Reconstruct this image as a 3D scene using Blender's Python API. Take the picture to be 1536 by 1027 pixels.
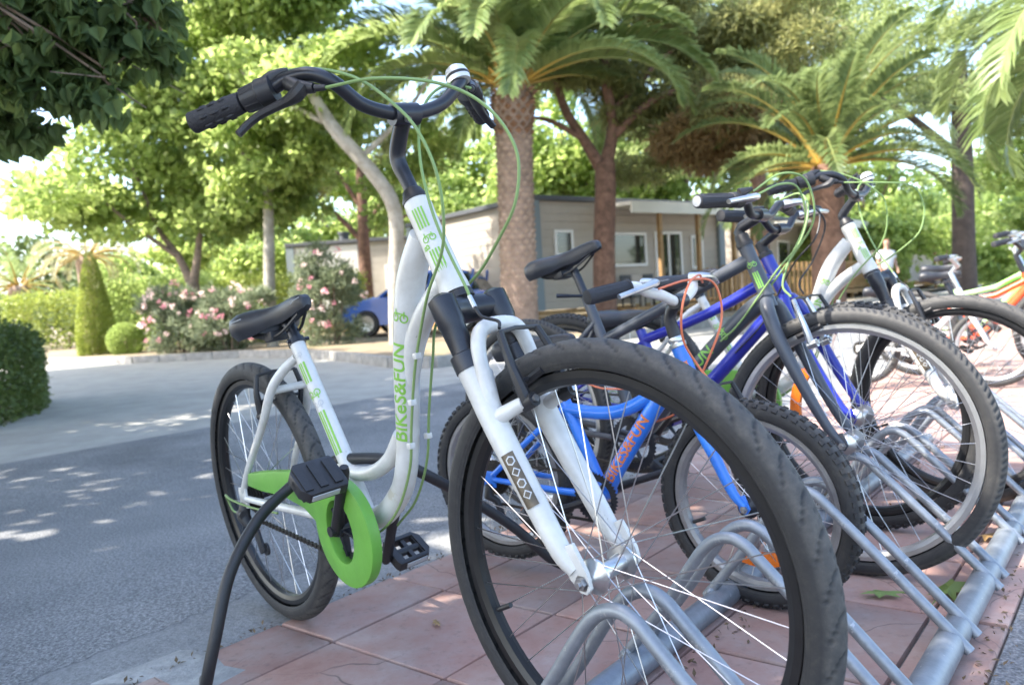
import bpy, bmesh, math, random
import numpy as np
from math import sin, cos, pi, radians, sqrt, atan2
from mathutils import Vector, Matrix

for o in list(bpy.data.objects):
    bpy.data.objects.remove(o)
scene = bpy.context.scene
COL = scene.collection

# ------------------------------------------------------------------ camera
cam_d = bpy.data.cameras.new('camera')
cam = bpy.data.objects.new('camera', cam_d)
COL.objects.link(cam)
cam_d.sensor_width = 36.0
cam_d.lens = 36.0 * 1149.6 / 1536.0
cam_d.clip_start = 0.05
cam_d.clip_end = 2000
PITCH, ROLL, CAM_H = -0.0565, -0.0617, 0.7385
fw = Vector((0, cos(PITCH), sin(PITCH)))
rt = Vector((1, 0, 0))
up = rt.cross(fw)
r2 = rt * cos(ROLL) + up * sin(ROLL)
u2 = -rt * sin(ROLL) + up * cos(ROLL)
cam.matrix_world = Matrix(((r2.x, u2.x, -fw.x, 0), (r2.y, u2.y, -fw.y, 0), (r2.z, u2.z, -fw.z, CAM_H), (0, 0, 0, 1)))
cam_d.dof.use_dof = True
cam_d.dof.focus_distance = 1.3
cam_d.dof.aperture_fstop = 5.0
scene.camera = cam

# ------------------------------------------------------------------ sky, sun, exposure
SUN_EL, SUN_AZ = radians(50), radians(-105)      # azimuth measured from +Y towards +X
world = bpy.data.worlds.new('World')
scene.world = world
world.use_nodes = True
nt = world.node_tree
sky = nt.nodes.new('ShaderNodeTexSky')
sky.sky_type = 'NISHITA'
sky.sun_disc = False
sky.sun_elevation = SUN_EL
sky.sun_rotation = SUN_AZ
sky.dust_density = 2.0
bg = nt.nodes['Background']
bg.inputs['Strength'].default_value = 0.15
nt.links.new(sky.outputs[0], bg.inputs['Color'])
sun_d = bpy.data.lights.new('sun', 'SUN')
sun_d.energy = 3.2
sun_d.angle = radians(0.53)
sun_d.color = (1.0, 0.94, 0.84)
sun = bpy.data.objects.new('sun', sun_d)
COL.objects.link(sun)
sdir = Vector((sin(SUN_AZ) * cos(SUN_EL), cos(SUN_AZ) * cos(SUN_EL), sin(SUN_EL)))
sun.rotation_euler = sdir.to_track_quat('Z', 'Y').to_euler()
scene.view_settings.view_transform = 'Standard'
scene.view_settings.look = 'None'
scene.view_settings.exposure = 2.28
scene.view_settings.gamma = 1.0
scene.cycles.use_denoising = True
scene.cycles.max_bounces = 8
scene.cycles.transparent_max_bounces = 8
scene.render.film_transparent = False

# ------------------------------------------------------------------ materials
MATS = {}
def nodes_of(m):
    m.use_nodes = True
    return m.node_tree, m.node_tree.nodes['Principled BSDF']
def mat(name, col, rough=0.5, metal=0.0, var=0.0, scale=8.0, bump=0.0, bscale=60.0, spec=0.5, col2=None, coat=0.0, rvar=0.0):
    """principled material; var/col2 mix in a noise, bump adds fine relief"""
    if name in MATS:
        return MATS[name]
    m = bpy.data.materials.new(name)
    t, b = nodes_of(m)
    b.inputs['Roughness'].default_value = rough
    b.inputs['Metallic'].default_value = metal
    b.inputs['Specular IOR Level'].default_value = spec
    b.inputs['Coat Weight'].default_value = coat
    b.inputs['Base Color'].default_value = (*col, 1)
    tc = t.nodes.new('ShaderNodeTexCoord')
    if var > 0 or col2:
        n = t.nodes.new('ShaderNodeTexNoise')
        n.inputs['Scale'].default_value = scale
        n.inputs['Detail'].default_value = 6
        n.inputs['Roughness'].default_value = 0.65
        t.links.new(tc.outputs['Object'], n.inputs['Vector'])
        r = t.nodes.new('ShaderNodeValToRGB')
        c2 = col2 if col2 else tuple(c * (1 - var) for c in col)
        r.color_ramp.elements[0].position = 0.36
        r.color_ramp.elements[1].position = 0.66
        r.color_ramp.elements[0].color = (*c2, 1)
        r.color_ramp.elements[1].color = (*col, 1)
        t.links.new(n.outputs['Fac'], r.inputs[0])
        t.links.new(r.outputs[0], b.inputs['Base Color'])
        if rvar:
            mr = t.nodes.new('ShaderNodeMapRange')
            mr.inputs['To Min'].default_value = max(0.05, rough - rvar)
            mr.inputs['To Max'].default_value = min(1, rough + rvar)
            t.links.new(n.outputs['Fac'], mr.inputs['Value'])
            t.links.new(mr.outputs[0], b.inputs['Roughness'])
    if bump > 0:
        n2 = t.nodes.new('ShaderNodeTexNoise')
        n2.inputs['Scale'].default_value = bscale
        n2.inputs['Detail'].default_value = 4
        t.links.new(tc.outputs['Object'], n2.inputs['Vector'])
        bp = t.nodes.new('ShaderNodeBump')
        bp.inputs['Strength'].default_value = bump
        bp.inputs['Distance'].default_value = 0.01
        t.links.new(n2.outputs['Fac'], bp.inputs['Height'])
        t.links.new(bp.outputs[0], b.inputs['Normal'])
    MATS[name] = m
    return m

def leaf_mat(name, c1, c2, trans=0.45, rough=0.45, zscale=0.6):
    """two-sided leaf: diffuse/gloss plus light let through; colour differs leaf by leaf and clump by clump"""
    if name in MATS:
        return MATS[name]
    m = bpy.data.materials.new(name)
    t, b = nodes_of(m)
    g = t.nodes.new('ShaderNodeNewGeometry')
    tc = t.nodes.new('ShaderNodeTexCoord')
    n = t.nodes.new('ShaderNodeTexNoise')
    n.inputs['Scale'].default_value = zscale
    n.inputs['Detail'].default_value = 3
    t.links.new(tc.outputs['Object'], n.inputs['Vector'])
    ad = t.nodes.new('ShaderNodeMath'); ad.operation = 'ADD'
    ml = t.nodes.new('ShaderNodeMath'); ml.operation = 'MULTIPLY'; ml.inputs[1].default_value = 0.55
    t.links.new(g.outputs['Random Per Island'], ml.inputs[0])
    t.links.new(ml.outputs[0], ad.inputs[0])
    s2 = t.nodes.new('ShaderNodeMath'); s2.operation = 'MULTIPLY_ADD'; s2.inputs[1].default_value = 1.5; s2.inputs[2].default_value = -0.5
    t.links.new(n.outputs['Fac'], s2.inputs[0])
    t.links.new(s2.outputs[0], ad.inputs[1])
    r = t.nodes.new('ShaderNodeValToRGB')
    r.color_ramp.elements[0].position = 0.1
    r.color_ramp.elements[1].position = 0.95
    r.color_ramp.elements[0].color = (*c1, 1)
    r.color_ramp.elements[1].color = (*c2, 1)
    t.links.new(ad.outputs[0], r.inputs[0])
    t.links.new(r.outputs[0], b.inputs['Base Color'])
    b.inputs['Roughness'].default_value = rough
    b.inputs['Specular IOR Level'].default_value = 0.4
    tr = t.nodes.new('ShaderNodeBsdfTranslucent')
    hs = t.nodes.new('ShaderNodeHueSaturation')
    hs.inputs['Hue'].default_value = 0.488
    hs.inputs['Saturation'].default_value = 0.95
    hs.inputs['Value'].default_value = 2.3
    t.links.new(r.outputs[0], hs.inputs['Color'])
    t.links.new(hs.outputs[0], tr.inputs['Color'])
    mx = t.nodes.new('ShaderNodeMixShader')
    mx.inputs[0].default_value = trans
    t.links.new(b.outputs[0], mx.inputs[1])
    t.links.new(tr.outputs[0], mx.inputs[2])
    t.links.new(mx.outputs[0], t.nodes['Material Output'].inputs['Surface'])
    MATS[name] = m
    return m

# ------------------------------------------------------------------ mesh helpers
def catmull(pts, n=6, closed=False):
    P = [np.array(p, float) for p in pts]
    if len(P) < 3:
        return P
    out = []
    N = len(P)
    for i in range(N - 1):
        p0 = P[i - 1] if i > 0 else 2 * P[0] - P[1]
        p1, p2 = P[i], P[i + 1]
        p3 = P[i + 2] if i + 2 < N else 2 * P[-1] - P[-2]
        for k in range(n):
            t = k / n
            out.append(0.5 * ((2 * p1) + (-p0 + p2) * t + (2 * p0 - 5 * p1 + 4 * p2 - p3) * t * t + (-p0 + 3 * p1 - 3 * p2 + p3) * t ** 3))
    out.append(P[-1])
    return out

def frames(P, ref=None):
    """tangent + two normals along a polyline (first normal starts near ref)"""
    P = [np.array(p, float) for p in P]
    T = []
    for i in range(len(P)):
        a = P[max(i - 1, 0)]; b = P[min(i + 1, len(P) - 1)]
        d = b - a
        T.append(d / (np.linalg.norm(d) + 1e-12))
    r = np.array(ref if ref is not None else ((0, 0, 1) if abs(T[0][2]) < 0.9 else (1, 0, 0)), float)
    Ns = []
    for t in T:
        r = r - t * r.dot(t)
        r = r / (np.linalg.norm(r) + 1e-12)
        Ns.append(r.copy())
    Bs = [np.cross(t, n) for t, n in zip(T, Ns)]
    return P, T, Ns, Bs

class MB:
    def __init__(self):
        self.v = []; self.f = []; self.mi = []
    def add(self, vs, fs, m=0):
        o = len(self.v)
        self.v += [tuple(float(c) for c in q) for q in vs]
        for f in fs:
            self.f.append([i + o for i in f]); self.mi.append(m)
        return self
    def tube(self, pts, r, seg=12, smooth=0, m=0, caps=True, ref=None, flat=1.0):
        if smooth and len(pts) > 2:
            rr = r if hasattr(r, '__len__') else [r] * len(pts)
            q = catmull([tuple(p) + (x,) for p, x in zip(pts, rr)], smooth)
            pts = [x[:3] for x in q]; r = [float(x[3]) for x in q]
        rr = list(r) if hasattr(r, '__len__') else [r] * len(pts)
        P, T, N, B = frames(pts, ref)
        vs = []; fs = []
        for p, n, b, x in zip(P, N, B, rr):
            for k in range(seg):
                a = 2 * pi * k / seg
                vs.append(p + n * (cos(a) * x) + b * (sin(a) * x * flat))
        for i in range(len(P) - 1):
            for k in range(seg):
                k2 = (k + 1) % seg
                fs.append([i * seg + k, i * seg + k2, (i + 1) * seg + k2, (i + 1) * seg + k])
        if caps:
            fs.append(list(range(seg))[::-1]); fs.append([(len(P) - 1) * seg + k for k in range(seg)])
        return self.add(vs, fs, m)
    def lathe(self, prof, seg=32, o=(0, 0, 0), ax=(0, 1, 0), m=0, closed=True):
        """prof: list of (radius, height along ax)"""
        ax = np.array(ax, float); ax /= np.linalg.norm(ax)
        e1 = np.cross(ax, (0, 0, 1) if abs(ax[2]) < 0.9 else (1, 0, 0)); e1 /= np.linalg.norm(e1)
        e2 = np.cross(ax, e1)
        o = np.array(o, float)
        n = len(prof); vs = []; fs = []
        for k in range(seg):
            a = 2 * pi * k / seg
            d = e1 * cos(a) + e2 * sin(a)
            for r, h in prof:
                vs.append(o + d * r + ax * h)
        for k in range(seg):
            k2 = (k + 1) % seg
            for j in range(n if closed else n - 1):
                j2 = (j + 1) % n
                fs.append([k * n + j, k * n + j2, k2 * n + j2, k2 * n + j])
        return self.add(vs, fs, m)
    def cyl(self, a, b, r, seg=16, m=0, r2=None):
        return self.tube([a, b], [r, r if r2 is None else r2], seg, m=m)
    def box(self, c, s, rot=None, m=0, bev=0.0):
        sx, sy, sz = [q / 2 for q in s]
        bm = bmesh.new()
        bmesh.ops.create_cube(bm, size=1)
        for v in bm.verts:
            v.co = Vector((v.co.x * 2 * sx, v.co.y * 2 * sy, v.co.z * 2 * sz))
        if bev > 0:
            bmesh.ops.bevel(bm, geom=list(bm.edges), offset=bev, segments=2, affect='EDGES', profile=0.6)
        M = Matrix.Translation(c) @ (rot.to_4x4() if rot is not None else Matrix.Identity(4))
        bm.verts.ensure_lookup_table()
        vs = [M @ v.co for v in bm.verts]
        fs = [[v.index for v in f.verts] for f in bm.faces]
        bm.free()
        return self.add(vs, fs, m)
    def poly(self, outline, origin, ex, ey, ez, th, bev=0.0, hole=None, m=0):
        """flat outline (list of (a,b)) extruded by th along ez, optional hole outline"""
        bm = bmesh.new()
        loops = [outline] + ([hole] if hole else [])
        ed = []
        for lp in loops:
            vv = [bm.verts.new((a, b, 0)) for a, b in lp]
            ed += [bm.edges.new((vv[i], vv[(i + 1) % len(vv)])) for i in range(len(vv))]
        if hole:
            bmesh.ops.triangle_fill(bm, edges=ed, use_beauty=True, use_dissolve=False)
        else:
            bmesh.ops.contextual_create(bm, geom=ed)
        fs0 = list(bm.faces)
        r = bmesh.ops.extrude_face_region(bm, geom=fs0)
        nv = [g for g in r['geom'] if isinstance(g, bmesh.types.BMVert)]
        bmesh.ops.translate(bm, verts=nv, vec=(0, 0, th))
        bmesh.ops.recalc_face_normals(bm, faces=list(bm.faces))
        if bev > 0:
            es = [e for e in bm.edges if len(e.link_faces) == 2 and e.calc_face_angle(0) > 0.7]
            bmesh.ops.bevel(bm, geom=es, offset=bev, segments=2, affect='EDGES', profile=0.6)
        bm.verts.index_update(); bm.verts.ensure_lookup_table()
        O = np.array(origin, float); X = np.array(ex, float); Y = np.array(ey, float); Z = np.array(ez, float)
        self.add([O + X * v.co.x + Y * v.co.y + Z * v.co.z for v in bm.verts], [[v.index for v in f.verts] for f in bm.faces], m)
        bm.free()
        return self
    def mesh(self, name, mats, smooth=True, angle=38):
        me = bpy.data.meshes.new(name)
        me.from_pydata(self.v, [], self.f)
        for x in (mats if isinstance(mats, (list, tuple)) else [mats]):
            me.materials.append(x)
        if any(self.mi):
            me.polygons.foreach_set('material_index', self.mi)
        if smooth:
            me.polygons.foreach_set('use_smooth', [True] * len(self.f))
            me.set_sharp_from_angle(angle=radians(angle))
        me.update()
        return me
    def build(self, name, mats, parent=None, smooth=True, angle=38):
        return obj(name, self.mesh(name, mats, smooth, angle), parent)

def obj(name, me, parent=None, loc=None, rot=None, scale=None):
    o = bpy.data.objects.new(name, me)
    COL.objects.link(o)
    if parent is not None:
        o.parent = parent
    if loc is not None:
        o.location = loc
    if rot is not None:
        if isinstance(rot, Matrix):
            o.rotation_euler = rot.to_euler()
        else:
            o.rotation_euler = rot
    if scale is not None:
        o.scale = scale if hasattr(scale, '__len__') else (scale,) * 3
    return o
def tag(o, label, cat, group=None, kind=None):
    o['label'] = label; o['category'] = cat
    if group: o['group'] = group
    if kind: o['kind'] = kind
    return o
def empty(name, loc=(0, 0, 0), rot=None):
    o = bpy.data.objects.new(name, None)
    COL.objects.link(o)
    o.empty_display_size = 0.1
    o.location = loc
    if rot is not None:
        o.rotation_euler = rot.to_euler() if isinstance(rot, Matrix) else rot
    return o
def struct(o):
    o['kind'] = 'structure'
    return o
def np_mesh(name, V, quads, mats, mi=None):
    """mesh from numpy arrays: V (n,3), quads (m,4)"""
    me = bpy.data.meshes.new(name)
    me.vertices.add(len(V)); me.vertices.foreach_set('co', np.ascontiguousarray(V, np.float32).ravel())
    k = quads.shape[1]
    me.loops.add(quads.size); me.loops.foreach_set('vertex_index', np.ascontiguousarray(quads, np.int32).ravel())
    me.polygons.add(len(quads))
    me.polygons.foreach_set('loop_start', np.arange(0, quads.size, k, dtype=np.int32))
    me.polygons.foreach_set('loop_total', np.full(len(quads), k, np.int32))
    for x in (mats if isinstance(mats, (list, tuple)) else [mats]):
        me.materials.append(x)
    if mi is not None:
        me.polygons.foreach_set('material_index', np.asarray(mi, np.int32))
    me.update(calc_edges=True)
    return me
def rng(seed):
    return np.random.default_rng(seed)
def unit(a):
    return a / (np.linalg.norm(a, axis=-1, keepdims=True) + 1e-9)

# rack frame: U runs along the rails, V from the road towards the front rail
A1 = radians(49.8)
U = np.array([cos(A1), sin(A1), 0.0]); Vd = np.array([sin(A1), -cos(A1), 0.0])
RO = np.array([0.6866, 1.2903, 0.0])
def pave_z(v):
    return 0.0409 * (v + 0.3)
def rk(a, v, z=0.0):
    """point from rack coordinates, z above the paving"""
    q = RO + U * a + Vd * v
    return (q[0], q[1], pave_z(v) + z)

# ================================================================== THE SETTING
def world_mat(name, build):
    m = bpy.data.materials.new(name)
    t, b = nodes_of(m)
    g = t.nodes.new('ShaderNodeNewGeometry')
    build(t, b, g.outputs['Position'])
    MATS[name] = m
    return m
def n_noise(t, vec, scale, detail=6, rough=0.6):
    n = t.nodes.new('ShaderNodeTexNoise')
    n.inputs['Scale'].default_value = scale; n.inputs['Detail'].default_value = detail; n.inputs['Roughness'].default_value = rough
    t.links.new(vec, n.inputs['Vector'])
    return n.outputs['Fac']
def n_ramp(t, fac, stops):
    r = t.nodes.new('ShaderNodeValToRGB')
    while len(r.color_ramp.elements) < len(stops):
        r.color_ramp.elements.new(0.5)
    for e, (p, c) in zip(r.color_ramp.elements, stops):
        e.position = p; e.color = (*c, 1)
    t.links.new(fac, r.inputs[0])
    return r.outputs[0]
def n_mix(t, fac, a, b, blend='MIX'):
    m = t.nodes.new('ShaderNodeMix'); m.data_type = 'RGBA'; m.blend_type = blend
    for k, x in ((0, fac), (6, a), (7, b)):
        if hasattr(x, 'is_linked') or hasattr(x, 'links'):
            t.links.new(x, m.inputs[k])
        elif k == 0:
            m.inputs[0].default_value = x
        else:
            m.inputs[k].default_value = (*x, 1)
    return m.outputs[2]
def n_bump(t, b, h, strength, dist=0.01):
    bp = t.nodes.new('ShaderNodeBump'); bp.inputs['Strength'].default_value = strength; bp.inputs['Distance'].default_value = dist
    t.links.new(h, bp.inputs['Height']); t.links.new(bp.outputs[0], b.inputs['Normal'])

def _asphalt(t, b, P):
    g = n_noise(t, P, 130, 2, 0.7)
    c1 = n_ramp(t, g, [(0.3, (0.092, 0.093, 0.096)), (0.5, (0.198, 0.199, 0.203)), (0.72, (0.345, 0.345, 0.344))])
    w = n_noise(t, P, 1.3, 5, 0.6)
    c2 = n_ramp(t, w, [(0.35, (0.75, 0.76, 0.78)), (0.65, (1.15, 1.14, 1.12))])
    st_ = n_ramp(t, n_noise(t, P, 0.55, 4, 0.55), [(0.56, (1, 1, 1)), (0.66, (0.70, 0.70, 0.71))])
    c = n_mix(t, 1.0, n_mix(t, 1.0, c1, c2, 'MULTIPLY'), st_, 'MULTIPLY')
    t.links.new(c, b.inputs['Base Color'])
    b.inputs['Roughness'].default_value = 0.9
    n_bump(t, b, g, 0.9, 0.006)
def _concrete(t, b, P):
    w = n_noise(t, P, 3.0, 8, 0.7)
    c = n_ramp(t, w, [(0.3, (0.27, 0.26, 0.235)), (0.7, (0.40, 0.385, 0.35))])
    t.links.new(c, b.inputs['Base Color']); b.inputs['Roughness'].default_value = 0.9
    n_bump(t, b, n_noise(t, P, 90, 3, 0.6), 0.4, 0.005)
def _gutter(t, b, P):
    w = n_noise(t, P, 5.0, 8, 0.75)
    c = n_ramp(t, w, [(0.3, (0.19, 0.19, 0.19)), (0.7, (0.31, 0.31, 0.305))])
    g = n_noise(t, P, 110, 3, 0.7)
    c = n_mix(t, 1.0, c, n_ramp(t, g, [(0.3, (0.7, 0.7, 0.7)), (0.7, (1.2, 1.2, 1.2))]), 'MULTIPLY')
    t.links.new(c, b.inputs['Base Color']); b.inputs['Roughness'].default_value = 0.95
    n_bump(t, b, g, 0.7, 0.005)
def _tile(t, b, P):
    oi = t.nodes.new('ShaderNodeObjectInfo')
    w = n_noise(t, P, 5.0, 8, 0.7)
    base = n_ramp(t, w, [(0.25, (0.27, 0.145, 0.115)), (0.42, (0.345, 0.215, 0.178)), (0.55, (0.36, 0.26, 0.225)), (0.75, (0.41, 0.355, 0.325))])
    tint = n_ramp(t, oi.outputs['Random'], [(0.0, (0.82, 0.80, 0.80)), (0.5, (1.0, 0.98, 0.97)), (1.0, (1.12, 1.0, 0.97))])
    c = n_mix(t, 1.0, base, tint, 'MULTIPLY')
    d = n_noise(t, P, 38, 4, 0.7)
    dirt = n_ramp(t, d, [(0.55, (0, 0, 0)), (0.75, (0.5, 0.5, 0.5))])
    c = n_mix(t, dirt, c, (0.13, 0.10, 0.085))
    # hairline cracks
    v = t.nodes.new('ShaderNodeTexVoronoi'); v.feature = 'DISTANCE_TO_EDGE'; v.inputs['Scale'].default_value = 2.3
    ns = t.nodes.new('ShaderNodeTexNoise'); ns.inputs['Scale'].default_value = 7; t.links.new(P, ns.inputs['Vector'])
    va = t.nodes.new('ShaderNodeVectorMath'); va.operation = 'MULTIPLY_ADD'; va.inputs[1].default_value = (0.06,) * 3
    t.links.new(ns.outputs['Color'], va.inputs[0]); t.links.new(P, va.inputs[2])
    t.links.new(va.outputs[0], v.inputs['Vector'])
    cr = n_ramp(t, v.outputs['Distance'], [(0.0, (.8, .8, .8)), (0.004, (0, 0, 0))])
    msk = n_ramp(t, n_noise(t, P, 1.7, 2, 0.5), [(0.50, (0, 0, 0)), (0.56, (1, 1, 1))])
    cr = n_mix(t, 1.0, cr, msk, 'MULTIPLY')
    c = n_mix(t, cr, c, (0.09, 0.065, 0.055))
    t.links.new(c, b.inputs['Base Color'])
    b.inputs['Roughness'].default_value = 0.72
    n_bump(t, b, d, 0.25, 0.004)
def _soil(t, b, P):
    w = n_noise(t, P, 1.2, 8, 0.7)
    c = n_ramp(t, w, [(0.3, (0.16, 0.12, 0.08)), (0.5, (0.27, 0.21, 0.14)), (0.68, (0.20, 0.20, 0.09))])
    t.links.new(c, b.inputs['Base Color']); b.inputs['Roughness'].default_value = 1
    n_bump(t, b, n_noise(t, P, 30, 5, 0.7), 0.6, 0.03)
def _joint(t, b, P):
    w = n_noise(t, P, 25, 6, 0.7)
    c = n_ramp(t, w, [(0.35, (0.10, 0.085, 0.07)), (0.65, (0.22, 0.205, 0.185))])
    t.links.new(c, b.inputs['Base Color']); b.inputs['Roughness'].default_value = 1
    n_bump(t, b, n_noise(t, P, 120, 3, 0.6), 0.7, 0.004)
M_ASPH = world_mat('asphalt', _asphalt); M_CONC = world_mat('concrete', _concrete); M_TILE = world_mat('terracotta', _tile)
M_SOIL = world_mat('soil', _soil); M_JOINT = world_mat('mortar', _joint)

def sheet(name, corners, m):
    b = MB(); b.add(corners, [list(range(len(corners)))])
    o = b.build(name, m, smooth=False)
    return struct(o)
sheet('ground', [(-900, -900, -0.09), (900, -900, -0.09), (900, 900, -0.09), (-900, 900, -0.09)], M_SOIL)
def strip(name, a0, a1, v0, v1, z0, z1, m):
    q = []
    for a, v, z in ((a0, v0, z0), (a0, v1, z1), (a1, v1, z1), (a1, v0, z0)):
        p = RO + U * a + Vd * v
        q.append((p[0], p[1], z))
    return sheet(name, q, m)
rr0 = random.Random(12); edge = []
for i in range(420):
    a_ = -3 + i * .03; edge.append((a_, -1.66 + rr0.uniform(-.014, .014) + .02 * sin(a_ * 5.1)))
edge = [(-40, -1.66)] + edge + [(60, -1.66)]
pts_ = [tuple((RO + U * a_ + Vd * v_)[:2]) + (-.0475 + .0,) for a_, v_ in edge] + [tuple((RO + U * a_ + Vd * v_)[:2]) + (-.062,) for a_, v_ in ((60, -5.02), (-40, -5.02))]
mb_ = MB(); n_ = len(edge)
for i in range(n_ - 1):
    t0 = edge[i]; t1 = edge[i + 1]
    q_ = [RO + U * t0[0] + Vd * t0[1], RO + U * t1[0] + Vd * t1[1], RO + U * t1[0] + Vd * -5.02, RO + U * t0[0] + Vd * -5.02]
    mb_.add([(q_[0][0], q_[0][1], -.0507), (q_[1][0], q_[1][1], -.0507), (q_[2][0], q_[2][1], -.060), (q_[3][0], q_[3][1], -.060)], [[0, 1, 2, 3]])
struct(mb_.build('road', M_ASPH, smooth=False))
strip('concrete_apron', -60, 60, -40, -5.025, -0.066, -0.064, M_CONC)
strip('gutter', -40, 60, -1.82, -1.402, -0.0515, -0.0515, world_mat('gutter_concrete', _gutter))
strip('parking_lane', -20, 30, 0.075, 12, 0.010, 0.012, M_ASPH)
# pavement: mortar bed with every tile laid on it
pave = strip('pavement', -3, 40, -1.402, 0.075, pave_z(-1.402) - 0.012, pave_z(0.075) - 0.012, M_JOINT)
tilt = Matrix((tuple(U), tuple(Vd), (0, 0, 1))).transposed()
slope = math.atan(0.0409)
def tile_mesh(w, h, seed):
    r = random.Random(seed)
    b = MB(); b.box((0, 0, 0), (w, h, 0.024), bev=0.004)
    v = []
    for x, y, z in b.v:
        v.append((x + r.uniform(-.0012, .0012), y + r.uniform(-.0012, .0012), z + (0.0015 * r.uniform(-1, 1) if z > 0 else 0)))
    b.v = v
    return b.mesh('tile', M_TILE, angle=30)
rows = [(-1.40, -1.18), (-1.18, -0.81), (-0.81, -0.44), (-0.44, -0.07), (-0.07, 0.073)]
rt_ = random.Random(5)
EX = Vector(U); EY = Vector((Vd[0], Vd[1], 0.0409)).normalized(); EZ = EX.cross(EY)
if EZ.z < 0: EZ = -EZ
TR = Matrix((EX, EY, EZ)).transposed()
tri = TR.determinant() < 0
if tri:
    TR = Matrix((-EX, EY, EZ)).transposed()
for (v0, v1) in rows:
    ms = [tile_mesh(0.363, v1 - v0 - 0.007, s) for s in range(3)]
    a = -0.015 - 0.37 * 5
    while a < 13.5:
        ac = a + 0.185; vc = (v0 + v1) / 2
        if not (v1 < -1.1 and a + 0.37 < -0.55):
            p = rk(ac, vc, -0.012 + rt_.uniform(-0.0018, 0.0018))
            e = TR.to_euler(); e.z += rt_.uniform(-0.004, 0.004)
            obj('tile', ms[rt_.randrange(3)], pave, p, e)
        a += 0.37
# broken concrete patches where tiles are gone at the pavement corner
def slab(outline, th, m, z):
    b = MB(); o = rk(0, 0)
    b.poly(outline, (0, 0, 0), U, Vd, (0, 0, 1), th, bev=0.003)
    b.v = [(RO[0] + x, RO[1] + y, zz + pave_z((x * Vd[0] + y * Vd[1])) + z) for x, y, zz in b.v]
    return b.build('patch', m, pave, angle=30)
M_PATCH = mat('patch_concrete', (0.40, 0.40, 0.39), 0.9, var=0.35, scale=14, bump=0.4, bscale=70)
slab([(-.80, -1.50), (-.60, -1.49), (-.56, -1.42), (-.59, -1.30), (-.565, -1.19), (-.70, -1.2), (-.74, -1.3), (-.73, -1.40)], 0.02, M_PATCH, -0.019)
slab([(-1.4, -1.42), (-.80, -1.44), (-.745, -1.38), (-.755, -1.3), (-.72, -1.19), (-1.4, -1.19)], 0.022, mat('patch_light', (0.50, 0.50, 0.48), 0.9, var=0.3, scale=9, bump=0.4), -0.019)
slab([(-1.4, -1.53), (-.82, -1.515), (-.755, -1.40), (-.81, -1.447), (-1.4, -1.427)], 0.02, M_TILE, -0.0185)

# planted bed on the far side of the road with its kerb stones
bed_pts = [(-1.0, 9.6), (22, 36.8), (22, 90), (-60, 90), (-40, 30), (-13, 18.2), (-9.6, 16.4), (-7.4, 15.0), (-5.2, 14.7), (-3.6, 13.4), (-2.4, 11.6), (-1.6, 10.1)]
bed = sheet('planting_bed', [(x, y, 0.055) for x, y in bed_pts], M_SOIL)
kerb = struct(empty('kerb'))
M_KERB = mat('kerb_stone', (0.36, 0.34, 0.31), 0.9, var=0.35, scale=5, bump=0.4, bscale=40)
kme = [None] * 3
for k in range(3):
    b = MB(); b.box((0, 0, 0), (0.492, 0.13, 0.2), bev=0.012)
    kme[k] = b.mesh('kerb_stone', M_KERB, angle=30)
line = [np.array(p) for p in [(16, 29.7), (-1.0, 9.6), (-1.6, 10.1), (-2.4, 11.6), (-3.6, 13.4), (-5.2, 14.7), (-7.4, 15.0), (-9.6, 16.4), (-13, 18.2)]]
for a, b_ in zip(line[:-1], line[1:]):
    L = np.linalg.norm(b_ - a); n = max(1, int(round(L / 0.5))); d = (b_ - a) / L
    for i in range(n):
        p = a + d * (i + 0.5) * L / n
        obj('kerb_stone', kme[i % 3], kerb, (p[0], p[1], -0.022), (0, 0, atan2(d[1], d[0])), (L / n / 0.5, 1, 1))

# ================================================================== BICYCLES
def paint(name, col, rough=0.32, coat=0.35):
    m = mat(name, col, rough, 0, var=0.16, scale=22, bump=0.03, bscale=200, coat=coat, rvar=0.1)
    return m
M_WHITE = mat('white_paint', (0.64, 0.64, 0.62), 0.38, 0, col2=(0.52, 0.51, 0.48), scale=16, coat=0.3, rvar=0.12, bump=0.02, bscale=150)
def _chips(m, scale, thr, col, stretch=(1, 1, 1)):
    t = m.node_tree; b = t.nodes['Principled BSDF']
    src = b.inputs['Base Color'].links[0].from_socket
    tc = t.nodes.new('ShaderNodeTexCoord'); mp = t.nodes.new('ShaderNodeMapping'); mp.inputs['Scale'].default_value = stretch
    t.links.new(tc.outputs['Object'], mp.inputs['Vector'])
    f = n_ramp(t, n_noise(t, mp.outputs[0], scale, 5, 0.7), [(thr, (0, 0, 0)), (thr + .025, (1, 1, 1))])
    t.links.new(n_mix(t, f, src, col), b.inputs['Base Color'])
_chips(M_WHITE, 55, .70, (.16, .15, .14), (1, 1, .5))
_chips(M_WHITE, 9, .66, (.50, .47, .41))
M_GREEN = mat('green_plastic', (0.15, 0.39, 0.055), 0.42, 0, var=0.15, scale=12, bump=0.05, bscale=180)
M_GREENL = mat('green_print', (0.22, 0.47, 0.07), 0.5)
M_CABLE = mat('green_cable', (0.19, 0.29, 0.10), 0.5)
M_ORANGEC = mat('orange_cable', (0.62, 0.16, 0.07), 0.45)
M_BLACKC = mat('black_cable', (0.015, 0.015, 0.017), 0.5)
M_BLACK = mat('black_plastic', (0.022, 0.022, 0.025), 0.48, 0, var=0.3, scale=30, bump=0.06, bscale=220)
M_BLACKM = mat('black_metal', (0.03, 0.032, 0.04), 0.32, 0.3, var=0.3, scale=20, rvar=0.1)
M_GRIP = mat('grip_rubber', (0.025, 0.025, 0.03), 0.65, 0, var=0.3, scale=40, bump=0.35, bscale=400)
M_SADDLE = mat('saddle_vinyl', (0.028, 0.03, 0.037), 0.42, 0, var=0.25, scale=20, bump=0.12, bscale=500)
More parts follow.
